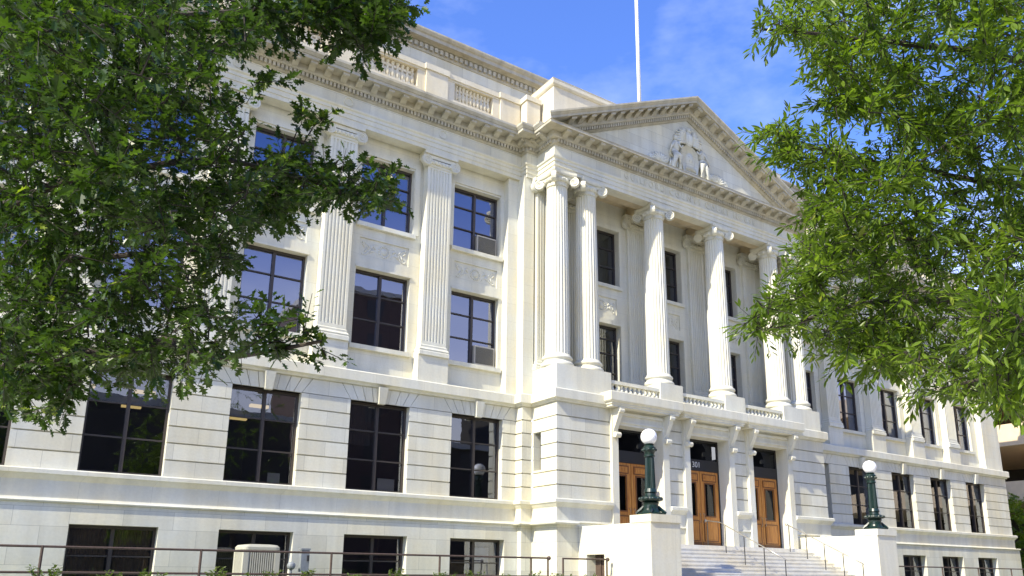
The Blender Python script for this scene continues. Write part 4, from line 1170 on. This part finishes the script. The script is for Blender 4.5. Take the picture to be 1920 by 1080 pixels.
add([(620,655),(635,660),(632,668),(618,665)],1,5.8,6,.7)
add([(230,640),(420,640),(420,680),(330,715),(230,700)],30,6,8)
add([(20,680),(150,690),(130,770),(90,785),(20,730)],26,6,7.5)
add([(-20,-20),(330,-20),(250,40),(130,60),(40,110),(-20,150)],16,5,6,1.0)
add([(60,20),(330,10),(280,230),(110,230)],18,5,6,1.05)
add([(140,285),(250,290),(240,360),(160,370)],10,5,5.6,1.0)
add([(240,390),(330,390),(330,430),(240,440)],8,5.2,5.8,1.0)
# rest of the crown, out of frame: above and to the left
add([(-900,-700),(700,-700),(800,-40),(-30,-40),(-30,700),(-900,700)],200,6,11,1.25)
tb=at(-330,760,7.6); tb=Vector((tb.x,tb.y,-2.72))
trunk=[tb,tb+Vector((.05,.05,2.2)),at(-300,330,7.6),at(-260,-60,7.6),at(-200,-500,7.8)]
limbs=[[at(-310,480,7.6),at(-100,420,7.4),at(160,330,7.3),at(420,300,7.5),at(620,345,7.8),at(730,350,7.9)],
 [at(-300,620,7.5),at(-100,690,7.2),at(100,680,7.0),at(300,640,6.8),at(420,668,6.4),at(520,660,6.0),at(600,640,5.9)],
 [at(-270,120,7.6),at(0,90,7.4),at(260,40,7.6),at(500,20,7.8),at(700,40,7.9)],
 [at(-310,430,7.6),at(-40,300,8.4),at(200,200,8.8),at(420,190,9)],
 [at(-310,520,7.6),at(-60,500,8.0),at(200,480,8.2),at(400,450,8)],
 [at(-240,-200,7.6),at(0,-300,7),at(300,-300,7.5)]]
grow_tree('oak_tree','dark pin oak with lobed leaves hanging over the left wing',trunk,limbs,sp,M['oak_leaf'],OAK,.112,22,.46,.12,width=.85)

# ---- right: willow oak with narrow leaves
sp=[]
add([(1440,-20),(1940,-20),(1940,220),(1760,250),(1680,215),(1560,215),(1520,150),(1500,60),(1450,50)],500,7,11,1,.47)
add([(1395,45),(1490,30),(1500,70),(1420,80)],12,7.5,8.3,.9)
add([(1510,180),(1650,190),(1640,220),(1540,225)],10,7.5,9,.9)
add([(1690,200),(1940,180),(1940,760),(1820,720),(1740,700),(1660,650),(1540,600),(1500,480),(1500,400),(1560,310),(1650,260)],930,7,11,1,.40)
add([(1410,240),(1480,245),(1580,270),(1600,310),(1510,340),(1450,300)],70,7.5,9,.95)
add([(1440,560),(1500,470),(1560,480),(1560,610),(1500,620),(1440,600)],60,7,8.5)
add([(1385,610),(1440,575),(1470,600),(1480,640),(1420,645),(1390,640)],14,7,8,.9)
add([(1500,600),(1700,640),(1690,700),(1560,680)],60,7,8.5)
add([(1680,640),(1850,720),(1800,770),(1720,740)],26,6.5,8)
add([(1820,560),(1940,560),(1940,750),(1850,750)],90,5.5,7)
add([(1930,-700),(2700,-700),(2700,900),(1930,820)],380,6.5,12,1.3)
add([(1560,-500),(1940,-500),(1940,-30),(1500,-30)],120,7,11,1.3)
tb=at(2330,760,9.5); tb=Vector((tb.x,tb.y,-2.72))
trunk=[tb,tb+Vector((0,0,2)),at(2320,400,9.5),at(2290,0,9.4),at(2260,-450,9.4)]
limbs=[[at(2325,560,9.4),at(2050,560,9),at(1850,565,8.6),at(1680,560,8.2),at(1560,590,7.9),at(1440,620,7.6)],
 [at(2320,330,9.4),at(2000,360,9),at(1780,330,8.8),at(1600,290,8.4),at(1440,270,8.2)],
 [at(2300,120,9.4),at(2000,120,9.2),at(1750,90,8.8),at(1560,60,8.3),at(1430,55,8)],
 [at(2320,480,9.4),at(2000,500,9.6),at(1760,450,9.8),at(1580,440,9.4)],
 [at(2330,640,9.4),at(2080,690,8),at(1900,700,6.8),at(1800,720,6.8)],
 [at(2290,-60,9.4),at(1980,-120,9),at(1700,-200,8.6)]]
grow_tree('willow_oak_tree','bright green willow oak with narrow leaves hanging over the right wing',trunk,limbs,sp,M['willow_leaf'],WIL,.106,29,.5,.16,width=1.65,spread=.9)

# ---- far small tree beside the garage
sp=[]
for k in range(120):
    a=random.uniform(0,2*PI); rr=random.random()**.5*2.6; z=random.uniform(-.3,4.4)
    sp.append((Vector((37.6+rr*math.cos(a),2.0+rr*1.3*math.sin(a),z)),1.8))
grow_tree('small_tree','small leafy green tree under the parking garage parapet at the right edge',[Vector((37.6,2,-1.75)),Vector((37.6,2,0)),Vector((37.6,2.1,3))],[[Vector((37.6,2,0)),Vector((36.4,1,2.2))],[Vector((37.6,2,0.5)),Vector((38.6,3.4,3))]],sp,M['willow_leaf'],OAK,.2,22,.8,.05,rt=.12)

# ------------------------------------------------------------------ shrubs in front of the railing
def shrub(x,y,h,label):
    T=empty('shrub',(x,y,-1.75)); tag(T,label,'shrub','low shrubs along the railing')
    pos=[];ax=[];nr=[];sz=[]; S=MB()
    for k in range(9):
        a=random.uniform(0,2*PI); r=random.uniform(.05,.4); tip=Vector((r*math.cos(a)*1.3,r*math.sin(a),h*random.uniform(.72,1.0)))
        S.tube([(tip.x*.25,tip.y*.25,0),(tip.x*.7,tip.y*.7,tip.z*.6),tuple(tip)],[.012,.008,.004],4)
        for q in range(34):
            t=.25+.75*q/34; p=Vector((tip.x*t,tip.y*t,tip.z*t)); b=random.uniform(0,2*PI)
            pos.append(tuple(p)); ax.append((math.cos(b),math.sin(b),random.uniform(.1,.9))); nr.append((random.gauss(0,.5),random.gauss(0,.5),1)); sz.append(random.uniform(.06,.12))
    S.build('stems',M['bark'],T)
    leaf_cloud('leaves',M['shrub_leaf'],T,np.array(pos),np.array(ax),np.array(nr),np.array(sz),WIL,width=2.6)
for i in range(15):
    x=-24.2+i*1.22+random.uniform(-.25,.25)
    shrub(x,-4.75+random.uniform(-.2,.2),random.uniform(.56,.78),'low yellow-green leafy shrub poking up along the foot of the iron railing')
